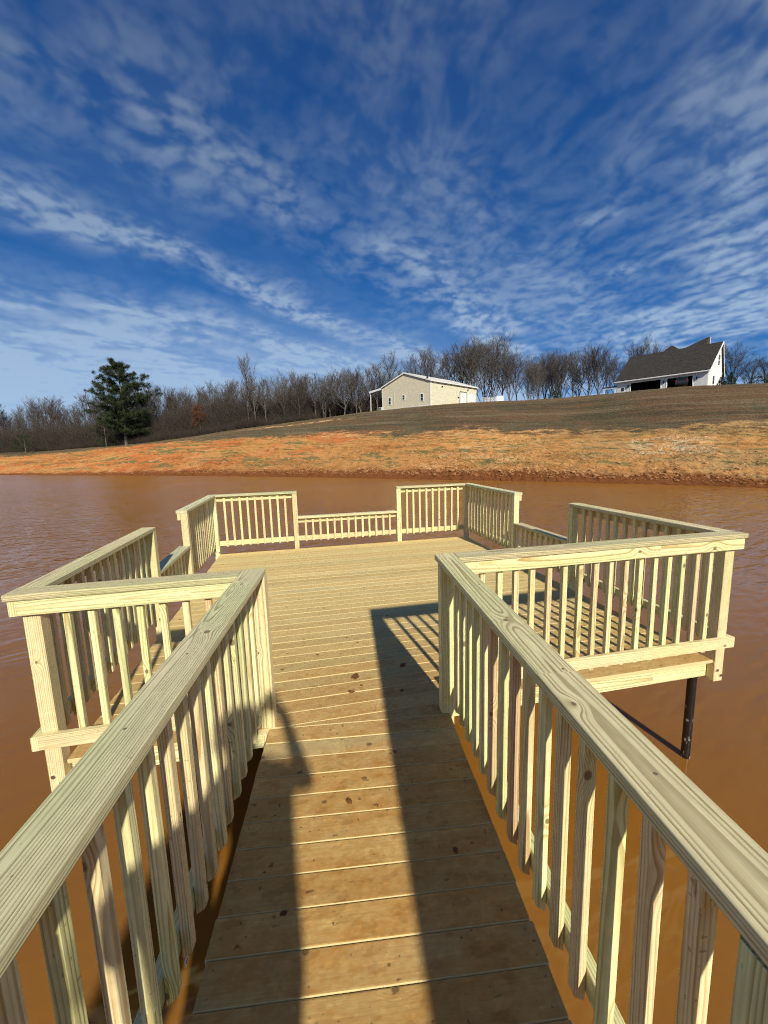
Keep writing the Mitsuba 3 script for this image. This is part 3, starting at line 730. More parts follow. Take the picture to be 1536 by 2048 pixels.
# ---------------------------------------------------------------- trees
TREES = [(8.5,126.3,13.0,'broad',0.9), (10.7,129.9,14.9,'broad',1), (12.8,133.6,15.7,'broad',1), (16.9,130.7,15.5,'broad',1.1), (19.9,126.0,14.7,'broad',1), (24.5,127.1,16.6,'tall',1), (13.6,121.1,14.0,'broad',1.1), (17.9,124.3,14.1,'broad',1), (23.0,131.5,16.4,'tall',1), (26.8,120.4,18.0,'tall',1), (27.0,136.9,14.9,'broad',1), (32.5,131.6,15.4,'broad',1), (35.9,122.7,17.8,'broad',1.1), (39.8,128.0,21.0,'tall',1), (40.6,119.6,18.0,'broad',1.0), (47.5,128.5,19.6,'tall',0.9), (49.9,121.8,21.0,'upright',1.2), (50.9,115.4,20.3,'upright',1.2), (56.6,118.4,21.5,'upright',1.25), (62.6,121.2,21.2,'tall',1.0), (58.1,126.3,22.5,'upright',1.1), (61.9,115.2,17.3,'upright',0.9), (65.7,118.5,16.9,'tall',0.85), (67.5,112.0,14.5,'upright',0.9), (78.8,124.1,18.0,'upright',0.9), (82.6,123.3,19.1,'upright',1.0), (85.7,116.5,17.9,'broad',0.9), (86.6,105.9,14.7,'broad',0.8), (72.3,123.4,17.5,'upright',0.8), (71.4,115.3,15.5,'upright',0.9), (78.4,120.1,18.1,'tall',0.9), (78.3,113.9,17.3,'upright',0.9), (87.9,122.2,18.3,'tall',0.9), (82.5,108.9,17.3,'broad',1.0), (81.7,102.8,16.6,'broad',1.1), (93.2,110.8,14.9,'tall',0.8), (93.2,106.6,12.7,'tall',0.7), (102.2,111.0,19.9,'broad',0.9), (101.9,106.9,18.4,'broad',0.85), (123.0,100.5,16.6,'broad',0.9), (124.2,96.1,11.9,'broad',0.9), (123.7,92.1,11.6,'broad',1), (125.8,89.6,10.7,'broad',1), (131.3,88.4,10.8,'broad',1), (137.9,87.1,10.1,'broad',1), (-146.7,228.4,18.4,'broad',0.82), (-137.1,217.0,19.5,'upright',0.81), (-131.7,215.7,17.6,'upright',1.09), (-128.7,215.5,16.3,'upright',0.95), (-125.9,215.3,20.1,'thin',1.06), (-126.1,219.0,17.2,'upright',0.87), (-108.7,196.8,15.4,'thin',0.8), (-106.8,197.5,18.1,'broad',0.9), (-100.2,191.8,19.6,'upright',0.93), (-96.9,191.1,20.7,'broad',1.04), (-92.3,186.6,19.7,'thin',1.08), (-90.1,186.3,17.7,'tall',1.09), (-86.0,185.2,16.5,'broad',1.02), (-80.0,179.6,16.6,'tall',0.87), (-77.7,180.8,19.4,'thin',0.91), (-70.9,172.1,18.9,'broad',1.04), (-69.7,174.0,17.1,'tall',1.1), (-61.6,162.1,16.2,'thin',1.01), (-60.2,166.1,18.6,'broad',1.09), (-54.3,154.5,17.8,'upright',0.93), (-55.5,167.4,17.3,'broad',1.1), (-48.5,151.9,16.4,'upright',0.92), (-49.1,161.5,16.6,'broad',0.96), (-43.9,154.3,15.7,'tall',0.83), (-38.9,149.5,16.0,'upright',0.8), (-39.4,156.8,16.8,'tall',1.07), (-34.4,149.8,15.6,'upright',0.9), (-30.4,146.0,15.5,'thin',1.02), (-28.4,146.2,14.6,'upright',0.81), (-24.6,136.2,15.3,'tall',0.81), (-23.6,145.8,15.6,'thin',0.91), (-20.1,142.5,15.5,'upright',1.08), (-16.5,133.7,14.5,'tall',0.87), (-13.6,138.5,16.0,'thin',0.96), (-11.0,126.4,14.3,'tall',0.96), (-8.2,124.5,12.9,'tall',0.97), (-6.4,135.1,15.3,'broad',0.97), (-3.5,125.9,13.7,'broad',0.97), (-0.9,136.8,16.6,'broad',1.09), (1.0,123.9,13.4,'broad',0.81), (3.2,133.8,15.4,'upright',1.01), (5.7,122.9,13.4,'tall',1.0), (8.9,127.3,11.3,'tall',0.95), (-156.2,251.3,19.7,'upright',0.98), (-143.1,235.7,17.5,'broad',1.01), (-132.8,228.6,18.2,'thin',0.96), (-130.8,237.7,16.7,'upright',0.97), (-111.1,213.5,15.1,'thin',1.16), (-105.1,211.6,16.9,'thin',1.05), (-101.9,215.1,16.8,'broad',1.04), (-88.1,199.8,13.7,'tall',1.03), (-77.9,188.8,16.0,'thin',0.98), (-74.4,192.7,18.4,'thin',0.91), (-64.7,180.4,14.7,'upright',1.01), (-55.9,177.6,18.6,'tall',0.91), (-54.3,180.6,15.0,'thin',0.98), (-47.2,179.4,16.3,'tall',0.92), (-38.7,167.1,15.4,'thin',1.12), (-31.8,161.7,15.0,'tall',1.02), (-26.2,158.1,13.0,'upright',1.03), (-24.2,166.8,16.0,'thin',1.07), (-16.5,161.2,15.2,'broad',0.98), (-11.6,154.1,13.4,'tall',0.94), (-4.9,150.7,14.5,'thin',1.16), (-1.7,145.6,13.1,'tall',1.15), (3.9,140.5,10.6,'upright',1.2), (10.7,143.5,8.9,'broad',0.96), (-13.4,128.8,20.6,'tall',0.75), (-50.4,165.3,21.6,'broad',0.8)]


def bark(p, n, uv):
    return mix(mi.Color3f(0.085, 0.068, 0.056), mi.Color3f(0.19, 0.16, 0.135), fbm(p.x * 3, p.y * 3, p.z * 0.8, 3))


scene['bark'] = twosided({'type': 'principled', 'base_color': proc(bark), 'roughness': 0.9, 'specular': 0.1})
scene['twigs'] = plain((0.078, 0.062, 0.053), 0.9, 0, 0.1)
scene['grey_twigs'] = plain((0.105, 0.090, 0.080), 0.9, 0, 0.1)


def unit(v): return v / (np.linalg.norm(v, axis=-1, keepdims=True) + 1e-9)


def bare_tree(seed, H, kind):
    """(trunk, crown) of a leafless tree of height about H, standing at the origin."""
    r = np.random.default_rng(seed)
    P = dict(broad=dict(b0=0.16, n1=18, l1=0.52, el=(36, 70), fork=0.5), tall=dict(b0=0.26, n1=18, l1=0.34, el=(46, 72), fork=0.8),
             upright=dict(b0=0.10, n1=22, l1=0.60, el=(62, 82), fork=0.5), thin=dict(b0=0.34, n1=14, l1=0.27, el=(46, 72), fork=0.9))[kind]
    n = 9
    h = np.linspace(0, 1, n)
    lean = r.normal(0, 0.03, 2)
    wob = np.cumsum(r.normal(0, 0.010, (n, 2)), 0)
    tp = np.column_stack([(lean * h[:, None] + wob) * H, h * H * (0.92 if P['fork'] > 0.6 else 0.75)])
    rt = 0.0135 * H * (1 - 0.92 * h) + 0.012
    rt[0] *= 1.35
    trunk = tube(tp, rt, 7)
    seg, tw = [], []

    def limb(o, d, L, r0, lev):
        k = 5 if lev == 1 else 4
        p = [o]; dd = d
        for s in range(k - 1):
            dd = unit(dd + r.normal(0, 0.13 if lev == 1 else 0.17, 3) + np.array([0, 0, 0.10 if lev == 1 else 0.05]))
            p.append(p[-1] + dd * L / (k - 1))
        p = np.array(p)
        seg.append(tube(p, np.linspace(r0, max(r0 * 0.28, 0.008), k), 4 if lev == 1 else 3, cap=False))
        if lev == 3:
            m = 6
            f = r.uniform(0.15, 1.0, m) * (k - 1); i = np.minimum(f.astype(int), k - 2)
            b = p[i] + (p[i + 1] - p[i]) * (f - i)[:, None]
            t = b + unit(unit(p[-1] - p[0]) + r.normal(0, 0.38, (m, 3)) + [0, 0, 0.25]) * (L * r.uniform(0.45, 0.95, m))[:, None]
            tw.append((b, t))
            return
        m = int(r.integers(6, 9)) if lev == 1 else int(r.integers(4, 6))
        for c in range(m):
            f = (0.22 + 0.78 * (c + r.random()) / m) * (k - 1); i = min(int(f), k - 2)
            b = p[i] + (p[i + 1] - p[i]) * (f - i)
            ax = unit(p[i + 1] - p[i])
            nd = unit(ax + unit(np.cross(ax, r.normal(0, 1, 3))) * r.uniform(0.32, 0.72) + [0, 0, 0.16])
            limb(b, nd, L * r.uniform(0.36, 0.55) * (1.1 - 0.3 * f / (k - 1)), r0 * 0.5, lev + 1)

    for c in range(P['n1']):
        f = P['b0'] + (0.97 - P['b0']) * (c + r.random()) / P['n1']
        i = min(int(f * (n - 1)), n - 2); g_ = f * (n - 1) - i
        o = tp[i] * (1 - g_) + tp[i + 1] * g_
        el = math.radians(r.uniform(*P['el']) + 12 * (f - 0.5)); az_ = c * 2.399 + r.normal(0, 0.4)
        d = np.array([math.cos(az_) * math.cos(el), math.sin(az_) * math.cos(el), math.sin(el)])
        L = H * P['l1'] * (1.12 - 0.62 * (f - P['b0']) / (1 - P['b0'])) * r.uniform(0.8, 1.15)
        L = min(L, (H * 1.04 - o[2]) / max(d[2], 0.3))
        limb(o, d, L, 0.0065 * H * (1.15 - 0.75 * f), 1)
    b, t = np.vstack([a for a, _ in tw]), np.vstack([a for _, a in tw])
    seg.append(spikes(b, t, 0.0115))
    return trunk, join(seg)


KINDS = {}
for kind, cnt in (('broad', 4), ('tall', 3), ('upright', 3), ('thin', 2)):
    for k in range(cnt):
        trunk, crown = bare_tree(100 + 7 * k + len(kind), 15.0, kind)
        fit = 15.0 / np.percentile(crown[0][:, 2], 99.3)
        trunk, crown = (trunk[0] * fit, trunk[1]), (crown[0] * fit, crown[1])
        KINDS.setdefault(kind, []).append((mikit.ply(trunk, 'bark', 40), mikit.ply(crown, 'twigs' if k % 2 else 'grey_twigs', False)))
ORD = ['first', 'second', 'third', 'fourth', 'fifth', 'sixth', 'seventh', 'eighth', 'ninth', 'tenth', 'eleventh', 'twelfth', 'thirteenth', 'fourteenth', 'fifteenth', 'sixteenth', 'seventeenth', 'eighteenth']
REGIONS = [(-9, -0.365, 'bare brown tree in the low wood left of the big pine', 'bare trees left of the pine'),
           (-0.365, -0.13, 'bare brown tree in the dense wood just right of the big pine', 'bare trees between the pine and the tall pale tree'),
           (-0.13, 0.055, 'bare grey-brown tree in the wood right of the tall pale tree', 'bare trees right of the tall pale tree'),
           (0.055, 0.215, 'bare grey tree left of the cream shed, {} from the gap of sky', 'bare trees left of the cream shed'),
           (0.215, 0.345, 'bare dark tree behind the shed roof, {} from the left', 'bare trees behind the cream shed'),
           (0.345, 0.455, 'upright bare tree in the dense clump right of the shed, {} from the shed', 'upright trees right of the shed'),
           (0.455, 0.725, 'bare grey tree in the hilltop row, {} from the dense clump towards the house', 'bare trees between shed and house'),
           (0.725, 0.855, 'rounded bare tree above the dark house roof, {} from the left', 'bare trees behind the house roof'),
           (0.855, 9, 'bare skyline tree right of the white house, {} from the house', 'bare trees right of the white house')]
RANK = {}
for q in REGIONS:
    inside = sorted((math.atan2(t_[0], t_[1]), k) for k, t_ in enumerate(TREES) if q[0] <= math.atan2(t_[0], t_[1]) < q[1])
    RANK.update({k: ORD[min(n, 17)] for n, (_, k) in enumerate(inside)})
rt_ = np.random.default_rng(77)
for k, (x, y, h, kind, w) in enumerate(TREES):
    trunk, crown = KINDS[kind][int(rt_.integers(len(KINDS[kind])))]
    z = float(ground(x, y)[0]) - 0.15
    s = h / 15.0
    M = T().translate([x, y, z]).rotate([0, 0, 1], float(rt_.uniform(0, 360))).scale([s * w, s * w, s])
    az = math.atan2(x, y)
    if k == len(TREES) - 2:
        o = thing('bare_tree', 'tall pale slender bare tree standing high above the left wood', 'tree')
    elif k == len(TREES) - 1:
        o = thing('bare_tree', 'pale bare tree peeping out beside the right edge of the big pine', 'tree')
    else:
        _, _, lab, grp = next(q for q in REGIONS if q[0] <= az < q[1])
        o = thing('bare_tree', lab.format(RANK[k]), 'tree', grp)
    scene[f'{o}__trunk'] = {**trunk, 'to_world': M}
    scene[f'{o}__crown'] = {**crown, 'to_world': M}

# evergreens
scene['needles'] = twosided({'type': 'principled', 'roughness': 0.7, 'specular': 0.2, 'base_color': proc(lambda p, n, uv: mix(mi.Color3f(0.014, 0.024, 0.010), mi.Color3f(0.042, 0.056, 0.020), noise(p.x * 0.9, p.y * 0.9, p.z * 0.9)))})
scene['cedar_green'] = plain((0.030, 0.040, 0.018), 0.8, 0, 0.15)
scene['rust_leaves'] = plain((0.13, 0.050, 0.022), 0.8, 0, 0.15)


def clumps(c, r, k, ln, r0, seed, up=0.2):
    g_ = np.random.default_rng(seed); n = len(c)
    d = unit(g_.normal(0, 1, (n * k, 3)) + [0, 0, up])
    b = np.repeat(c, k, 0) + d * np.repeat(r, k)[:, None] * g_.uniform(0.0, 0.75, (n * k, 1))
    t = b + unit(d + g_.normal(0, 0.5, (n * k, 3))) * (np.repeat(r, k) * ln * g_.uniform(0.6, 1.2, n * k))[:, None]
    return spikes(b, t, r0)


def pine(x, y, H, label):
    r = np.random.default_rng(17)
    o = thing('pine_tree', label, 'tree')
    z = float(ground(x, y)[0]) - 0.2
    base = np.array([x, y, z])
    h = np.linspace(0, 1, 10)
    tp = base + np.column_stack([0.5 * np.sin(h * 3), 0.3 * np.sin(h * 4 + 1), h * H * 0.97])
    trunk = tube(tp, 0.42 * (1 - 0.93 * h) + 0.03, 9)
    limbs, C, R = [trunk], [], []
    for c in range(74):
        f = 0.14 + 0.84 * (c + r.random()) / 74
        o_ = np.array([np.interp(f, h, tp[:, j]) for j in range(3)])
        prof = np.interp(f, [0.13, 0.28, 0.42, 0.58, 0.74, 0.88, 1.0], [6.5, 10.4, 11.6, 10.2, 7.2, 4.6, 1.5])
        L = prof * r.uniform(0.42, 1.10)
        a = c * 2.399 + r.normal(0, 0.5); el = math.radians(r.uniform(-6, 20) + 26 * f - 8)
        d = np.array([math.cos(a) * math.cos(el), math.sin(a) * math.cos(el), math.sin(el)])
        q = np.linspace(0, 1, 5)[:, None]
        p = o_ + d * L * q + [0, 0, 1] * (0.10 * L * q ** 2.2)
        limbs.append(tube(p, np.linspace(0.075 * (1.2 - f), 0.02, 5), 4, cap=False))
        for s in range(int(5 + L * 1.8)):
            g_ = r.uniform(0.10, 1.03) ** 0.7
            side = np.cross(d, [0, 0, 1]) * r.normal(0, 0.20) * L * g_
            C.append(o_ + d * L * g_ + [0, 0, 0.10 * L * g_ ** 2.2 + abs(r.normal(0, 0.32))] + side); R.append(r.uniform(0.50, 0.95))
    scene[f'{o}__trunk'] = mikit.ply(join(limbs), 'bark', False)
    scene[f'{o}__crown'] = mikit.ply(clumps(np.array(C), np.array(R), 52, 0.85, 0.042, 3, 0.5), 'needles', False)


pine(-51.3, 142.8, 25.1, 'big dark green pine with a broad irregular crown at the edge of the left wood')


def bush(x, y, H, W, material, name, label, cat, seed, cone=True, dens=1.0):
    r = np.random.default_rng(seed)
    o = thing(name, label, cat)
    z = float(ground(x, y)[0]) - 0.1
    n = int(90 * dens)
    h = r.random(n) ** (1.25 if cone else 0.9)
    rad = W / 2 * ((1 - h) ** 0.75 if cone else np.sqrt(np.clip(1 - (h - 0.35) ** 2 / 0.45, 0.05, 1))) * np.sqrt(r.uniform(0.15, 1.0, n))
    a = r.uniform(0, 2 * PI, n)
    c = np.column_stack([x + rad * np.cos(a), y + rad * np.sin(a), z + 0.04 * H + h * H * 0.92])
    scene[f'{o}__trunk'] = mikit.ply(tube([(x, y, z), (x, y, z + H * 0.85)], [0.02 * H, 0.006 * H], 6), 'bark', False)
    scene[f'{o}__crown'] = mikit.ply(clumps(c, r.uniform(0.07, 0.13, n) * H ** 0.8 * 1.1, 34, 1.0, 0.010 + 0.0022 * H, seed + 1, 0.4), material, False)


bush(-28.0, 135.9, 8.8, 5.0, 'rust_leaves', 'young_oak', 'small tree still holding rust brown leaves inside the left wood', 'tree', 31, cone=False)
bush(-39.8, 150.8, 13.5, 5.5, 'cedar_green', 'cedar_tree', 'tallest dark green cedar in the wood right of the big pine', 'tree', 32)
bush(-33.0, 143.0, 8.0, 5.0, 'cedar_green', 'cedar_tree', 'low dark cedar at the wood edge between pine and rust brown tree', 'tree', 33)
bush(-58.0, 146.0, 8.5, 7.0, 'cedar_green', 'cedar_tree', 'dark cedar under the left side of the big pine', 'tree', 34, cone=False)
bush(-47.0, 148.0, 9.0, 6.0, 'cedar_green', 'cedar_tree', 'dark cedar under the right side of the big pine', 'tree', 35, cone=False)
bush(-91.0, 166.0, 6.5, 8.0, 'cedar_green', 'cedar_tree', 'dark low cedar at the far left end of the wood', 'tree', 36, cone=False)
bush(71.4, 107.0, 5.4, 5.2, 'cedar_green', 'evergreen_bush', 'dark evergreen bush at the foot of the bare trees between shed and house', 'bush', 37, cone=False)
bush(77.6, 65.2, 2.0, 1.6, 'cedar_green', 'garden_shrub', 'small cone shaped evergreen shrub at the right corner of the white house', 'shrub', 38)
bush(79.8, 65.4, 2.6, 2.2, 'cedar_green', 'garden_shrub', 'larger evergreen shrub beside the gable end of the white house', 'shrub', 39)
bush(98.1, 74.6, 3.4, 4.6, 'cedar_green', 'evergreen_bush', 'round dark bush on the skyline right of the white house', 'bush', 40, cone=False)
bush(103.0, 74.1, 3.7, 5.0, 'cedar_green', 'evergreen_bush', 'dark bush at the right edge of the picture on the skyline', 'bush', 41, cone=False)

# brush under the left wood, and the mass of the wood behind it
r = np.random.default_rng(6)


def brush(n, az0, az1, d0, d1, h0, h1, seed, k):
    r = np.random.default_rng(seed)
    a = r.uniform(az0, az1, n)
    edge = np.interp(a, [-0.60, -0.541, -0.435, -0.309, -0.162, -0.02, 0.05, 0.25, 0.40, 0.58, 0.73], [232, 226, 178, 148, 127, 119, 120, 116, 118, 124, 130])
    s = edge + r.uniform(d0, d1, n)
    x, y = s * np.sin(a), s * np.cos(a)
    z = ground(x, y)[0]
    h = r.uniform(h0, h1, n) * (0.6 + 0.8 * meshkit.noise(np.stack([x * 0.15, y * 0.15, 0 * x], -1), 2))
    b = np.repeat(np.stack([x, y, z], -1), k, 0) + np.column_stack([r.normal(0, 0.5, (n * k, 2)), np.repeat(h, k) * r.uniform(0, 0.5, n * k)])
    t = b + np.column_stack([r.normal(0, 0.30, (n * k, 2)) * np.repeat(h, k)[:, None], np.repeat(h, k) * r.uniform(0.3, 0.7, n * k)])
    return spikes(b, t, r.uniform(0.012, 0.035, n * k))


scene['brush_twigs'] = plain((0.048, 0.038, 0.030), 0.9, 0, 0.1)
scene['stem_twigs'] = plain((0.062, 0.050, 0.042), 0.9, 0, 0.1)
obj('undergrowth', join([brush(1500, -0.60, 0.05, -4, 4, 1.0, 3.0, 51, 16), brush(2200, -0.60, 0.05, 3, 24, 2.5, 6.0, 52, 20)]), 'brush_twigs')
tag('undergrowth', 'tangled bare brush along the foot of the left wood', 'brush', kind='stuff')
obj('thicket', join([brush(4200, -0.60, 0.06, 6, 46, 6.0, 12.5, 53, 26), brush(900, 0.06, 0.25, 14, 50, 6.0, 11.0, 54, 24), brush(260, 0.33, 0.72, 20, 48, 1.6, 4.5, 55, 18)]), 'stem_twigs')
tag('thicket', 'thin crowded stems and twigs filling the depth of the woods', 'thicket', kind='stuff')

# ---------------------------------------------------------------- the cream metal shed
scene['cream_metal'] = twosided({'type': 'diffuse', 'reflectance': proc(lambda p, n, uv: mi.Color3f(0.70, 0.62, 0.455) * (0.95 + 0.07 * fbm(p.x * 0.5, p.y * 0.5, p.z * 0.4, 2)))})
scene['cream_side'] = twosided({'type': 'diffuse', 'reflectance': {'type': 'rgb', 'value': [0.66, 0.605, 0.445]}})
scene['car_glass'] = plain((0.008, 0.009, 0.010), 0.35, 0, 0.3)
scene['white_trim'] = plain((0.76, 0.75, 0.72), 0.5)
scene['pale_roof'] = plain((0.52, 0.50, 0.46), 0.45)
scene['dark_glass'] = plain((0.02, 0.024, 0.028), 0.08, 0, 0.6)
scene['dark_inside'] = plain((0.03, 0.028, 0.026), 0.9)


class Frame:
    """Local axes on the ground: a along the front, b inward, z up."""

    def __init__(s, o, a, b): s.o, s.a, s.b = np.array([*o, 0.0]), np.array([*a, 0.0]), np.array([*b, 0.0])

    def __call__(s, m):
        v = np.asarray(m[0], float)
        f = np.asarray(m[1])
        X = s.o + v[:, :1] * s.a + v[:, 1:2] * s.b + v[:, 2:] * UP
        return X, (f[:, ::-1] if np.dot(np.cross(s.a, s.b), UP) < 0 else f)


shed = thing('metal_shed', 'cream metal shed with gabled end, three small windows and an open lean-to on the hilltop', 'shed')
F_ = Frame((28.9, 88.46), (-0.5735, 0.8192), (0.8192, 0.5735))
SW, SL, SZ, SE, SR = 14.3, 18.8, 10.2, 16.25, 18.65


def poly(pts, b0, b1):
    """A polygon in the (a, z) plane, extruded from b0 to b1."""
    return prism(pts, (0, b0, 0), (1, 0, 0), (0, 0, 1), (0, 1, 0), b1 - b0)


obj('gable_wall', F_(poly([(0, SZ), (SW, SZ), (SW, SE), (SW / 2, SR), (0, SE)], 0.0, 0.15)), 'cream_metal', shed)
tag(f'{shed}__gable_wall', 'shaded tan gable wall of the shed')
obj('side_wall', F_(box(-0.001, 0.15, 0.151, SL, SZ, SE)), 'cream_side', shed)
obj('back_wall', F_(join([box(SW - 0.15, SW, 0.151, SL, SZ, SE), box(0.151, SW - 0.151, SL - 0.15, SL, SZ, SE)])), 'cream_metal', shed)
sl = (SR - SE) / (SW / 2)
rf = obj('roof', F_(join([poly([(-0.35, SE - 0.35 * sl + 0.02), (SW / 2, SR + 0.02), (SW / 2, SR + 0.14), (-0.35, SE - 0.35 * sl + 0.14)], -0.25, SL + 0.25),
                          poly([(SW / 2 + 0.001, SR + 0.02), (SW + 0.1, SE - 0.1 * sl + 0.02), (SW + 0.1, SE - 0.1 * sl + 0.14), (SW / 2 + 0.001, SR + 0.14)], -0.25, SL + 0.25)])), 'pale_roof', shed)
for s, pts in (('rake_trim', [(-0.37, SE - 0.37 * sl - 0.12), (SW / 2, SR - 0.12), (SW / 2, SR + 0.16), (-0.37, SE - 0.37 * sl + 0.16)]),
               ('rake_trim', [(SW / 2 + 0.002, SR - 0.12), (SW + 0.1, SE - 0.1 * sl - 0.12), (SW + 0.1, SE - 0.1 * sl + 0.16), (SW / 2 + 0.002, SR + 0.16)])):
    obj(s, F_(poly(pts, -0.33, -0.26)), 'white_trim', shed)
obj('gutter', F_(box(-0.5, -0.36, -0.25, SL + 0.25, SE - 0.26, SE - 0.10)), 'white_trim', shed)
obj('downpipe', F_(box(-0.14, -0.04, 0.25, 0.37, SZ, SE - 0.26)), 'white_trim', shed)
for a in (-0.055, SW - 0.10):
    obj('corner_trim', F_(box(a, a + 0.16, -0.045, -0.0315, SZ, SE - 0.1)), 'white_trim', shed)
obj('base_trim', F_(box(0.12, SW - 0.11, -0.05, -0.032, SZ, 11.15)), 'white_trim', shed)
obj('seam_pipe', F_(box(10.4, 10.48, -0.10, -0.033, SZ, 14.4)), 'pale_roof', shed)
for a, z, w, h in ((11.85, 12.93, 0.62, 1.45), (7.6, 13.36, 0.62, 0.95), (2.33, 12.85, 0.66, 1.45)):
    wn = obj('window', F_(join([box(a - w / 2 - 0.16, a + w / 2 + 0.16, -0.075, -0.033, z + h / 2, z + h / 2 + 0.16), box(a - w / 2 - 0.16, a + w / 2 + 0.16, -0.075, -0.033, z - h / 2 - 0.16, z - h / 2),
                                box(a - w / 2 - 0.16, a - w / 2, -0.074, -0.033, z - h / 2, z + h / 2), box(a + w / 2, a + w / 2 + 0.16, -0.074, -0.033, z - h / 2, z + h / 2),
                                box(a - w / 2, a + w / 2, -0.073, -0.04, z - 0.035, z + 0.035)])), 'white_trim', shed)
    for z0, z1 in ((z - h / 2, z - 0.036), (z + 0.036, z + h / 2)):
        obj('pane', F_(box(a - w / 2 + 0.001, a + w / 2 - 0.001, -0.055, -0.034, z0 + 0.001, z1 - 0.001)), 'dark_glass', wn)
for b0 in (11.5, 15.15):
    gd = obj('garage_door', F_(join([box(-0.045, -0.002, b0, b0 + 2.8, 11.4 + 0.62 * k, 11.4 + 0.62 * k + 0.60) for k in range(5)])), 'white_trim', shed)
    obj('frame', F_(join([box(-0.06, -0.0025, b0 - 0.12, b0 - 0.005, SZ, 14.62), box(-0.06, -0.0025, b0 + 2.805, b0 + 2.92, SZ, 14.62), box(-0.062, -0.0025, b0 - 0.12, b0 + 2.92, 14.625, 14.75)])), 'dark_inside' if b0 < 12 else 'white_trim', gd)
for b, z in ((4.2, 15.2), (10.6, 13.3), (14.75, 15.3)):
    obj('wall_lamp', F_(prism([(-0.12, -0.12), (0.12, -0.12), (0.09, 0.12), (-0.09, 0.12)], (0, b, z), (0, 1, 0), (0, 0, 1), (-1, 0, 0), 0.28)), 'black_steel', shed)
# open lean-to on the far side
le0, le1 = SE - 0.12, SE - 0.55
obj('lean_to_roof', F_(poly([(SW + 0.101, le0 - 0.06), (SW + 4.1, le1 - 0.06), (SW + 4.1, le1 + 0.10), (SW + 0.101, le0 + 0.10)], -0.2, SL)), 'pale_roof', shed)
obj('lean_to_fascia', F_(poly([(SW + 0.102, le0 - 0.34), (SW + 4.12, le1 - 0.34), (SW + 4.12, le1 + 0.12), (SW + 0.102, le0 + 0.12)], -0.27, -0.201)), 'white_trim', shed)
for b in (-0.1, 6.0, 12.0, 18.0):
    obj('lean_to_post', F_(box(SW + 3.85, SW + 4.05, b, b + 0.2, 9.6, le1 - 0.06)), 'pale_roof', shed)
obj('lean_to_floor', F_(box(SW + 0.001, SW + 4.0, 0.2, SL, 9.8, 10.95)), 'pale_roof', shed)
o = obj('floodlight', F_(join([box(0.5, 0.6, -0.30, -0.2, SE + 0.18, SE + 0.5), prism([(-0.2, -0.12), (0.2, -0.12), (0.15, 0.12), (-0.15, 0.12)], (0.55, -0.2, SE + 0.6), (1, 0, 0), (0, 0, 1), (0, -1, 0), 0.25)])), 'black_steel', shed)
o = thing('air_conditioner', 'small grey outdoor cooling unit by the shed wall under the open lean-to', 'air conditioner')
ac = (13.9, -0.95)
obj('case', F_(box(ac[0] - 0.45, ac[0] + 0.45, ac[1] - 0.4, ac[1] + 0.4, 10.4, 11.65)), 'pale_roof', o)
obj('grille', F_(join([box(ac[0] - 0.40, ac[0] + 0.40, ac[1] - 0.425, ac[1] - 0.401, 10.8 + 0.11 * k, 10.85 + 0.11 * k) for k in range(7)])), 'dark_inside', o)
# low fenced pen right of the shed
o = thing('utility_trailer', 'low grey mesh sided trailer with a white end panel right of the cream shed', 'trailer')
TR = Frame((44.4, 90.6), (0.97, -0.24), (0.24, 0.97))
gz = float(ground(44.4, 90.6)[0])
obj('mesh_side', TR(join([box(-2.2, 0.9, 0, 0.04, gz + 0.45 + 0.14 * k, gz + 0.50 + 0.14 * k) for k in range(8)] + [box(-2.2 + 0.31 * k, -2.15 + 0.31 * k, -0.012, 0.03, gz + 0.3, gz + 1.6) for k in range(11)])), 'pale_roof', o)
obj('end_panel', TR(box(0.95, 2.5, -0.02, 0.06, gz + 0.2, gz + 1.75)), 'white_trim', o)
obj('bed', TR(box(-2.2, 2.4, 0.08, 1.8, gz + 0.3, gz + 0.45)), 'dark_inside', o)
for a in (-0.4, 0.5):
    obj('wheel', TR(tube([(a, -0.16, gz + 0.32), (a, 0.0, gz + 0.32)], 0.32, 18)), 'dark_inside', o)

# ---------------------------------------------------------------- the white house
scene['white_siding'] = twosided({'type': 'bumpmap', 'arbitrary': proc(lambda p, n, uv: (p.z / 0.16 - dr.floor(p.z / 0.16)), 0.01), 'scale': 0.02,
                                  'bsdf': {'type': 'principled', 'base_color': {'type': 'rgb', 'value': [0.72, 0.71, 0.69]}, 'roughness': 0.6, 'specular': 0.3}})
scene['shingles'] = twosided({'type': 'principled', 'roughness': 0.9, 'specular': 0.1, 'base_color': proc(lambda p, n, uv: mi.Color3f(0.050, 0.044, 0.040) * (0.75 + 0.5 * cell_rand(p.x * 2.2, p.y * 2.2, p.z * 6)))})
house = thing('white_house', 'white house with a steep dark brown roof and an open two-bay garage on the hilltop', 'house')
HF = Frame((78.0, 68.3), (-0.472, 0.8816), (0.8816, 0.472))
HL, HD, HA, HZ, HE, HR = 16.4, 10.0, 7.3, 10.6, 15.25, 21.0


def bpoly(pts, a0, a1):
    """A polygon in the (b, z) plane, extruded along a."""
    return prism(pts, (a0, 0, 0), (0, 1, 0), (0, 0, 1), (1, 0, 0), a1 - a0)


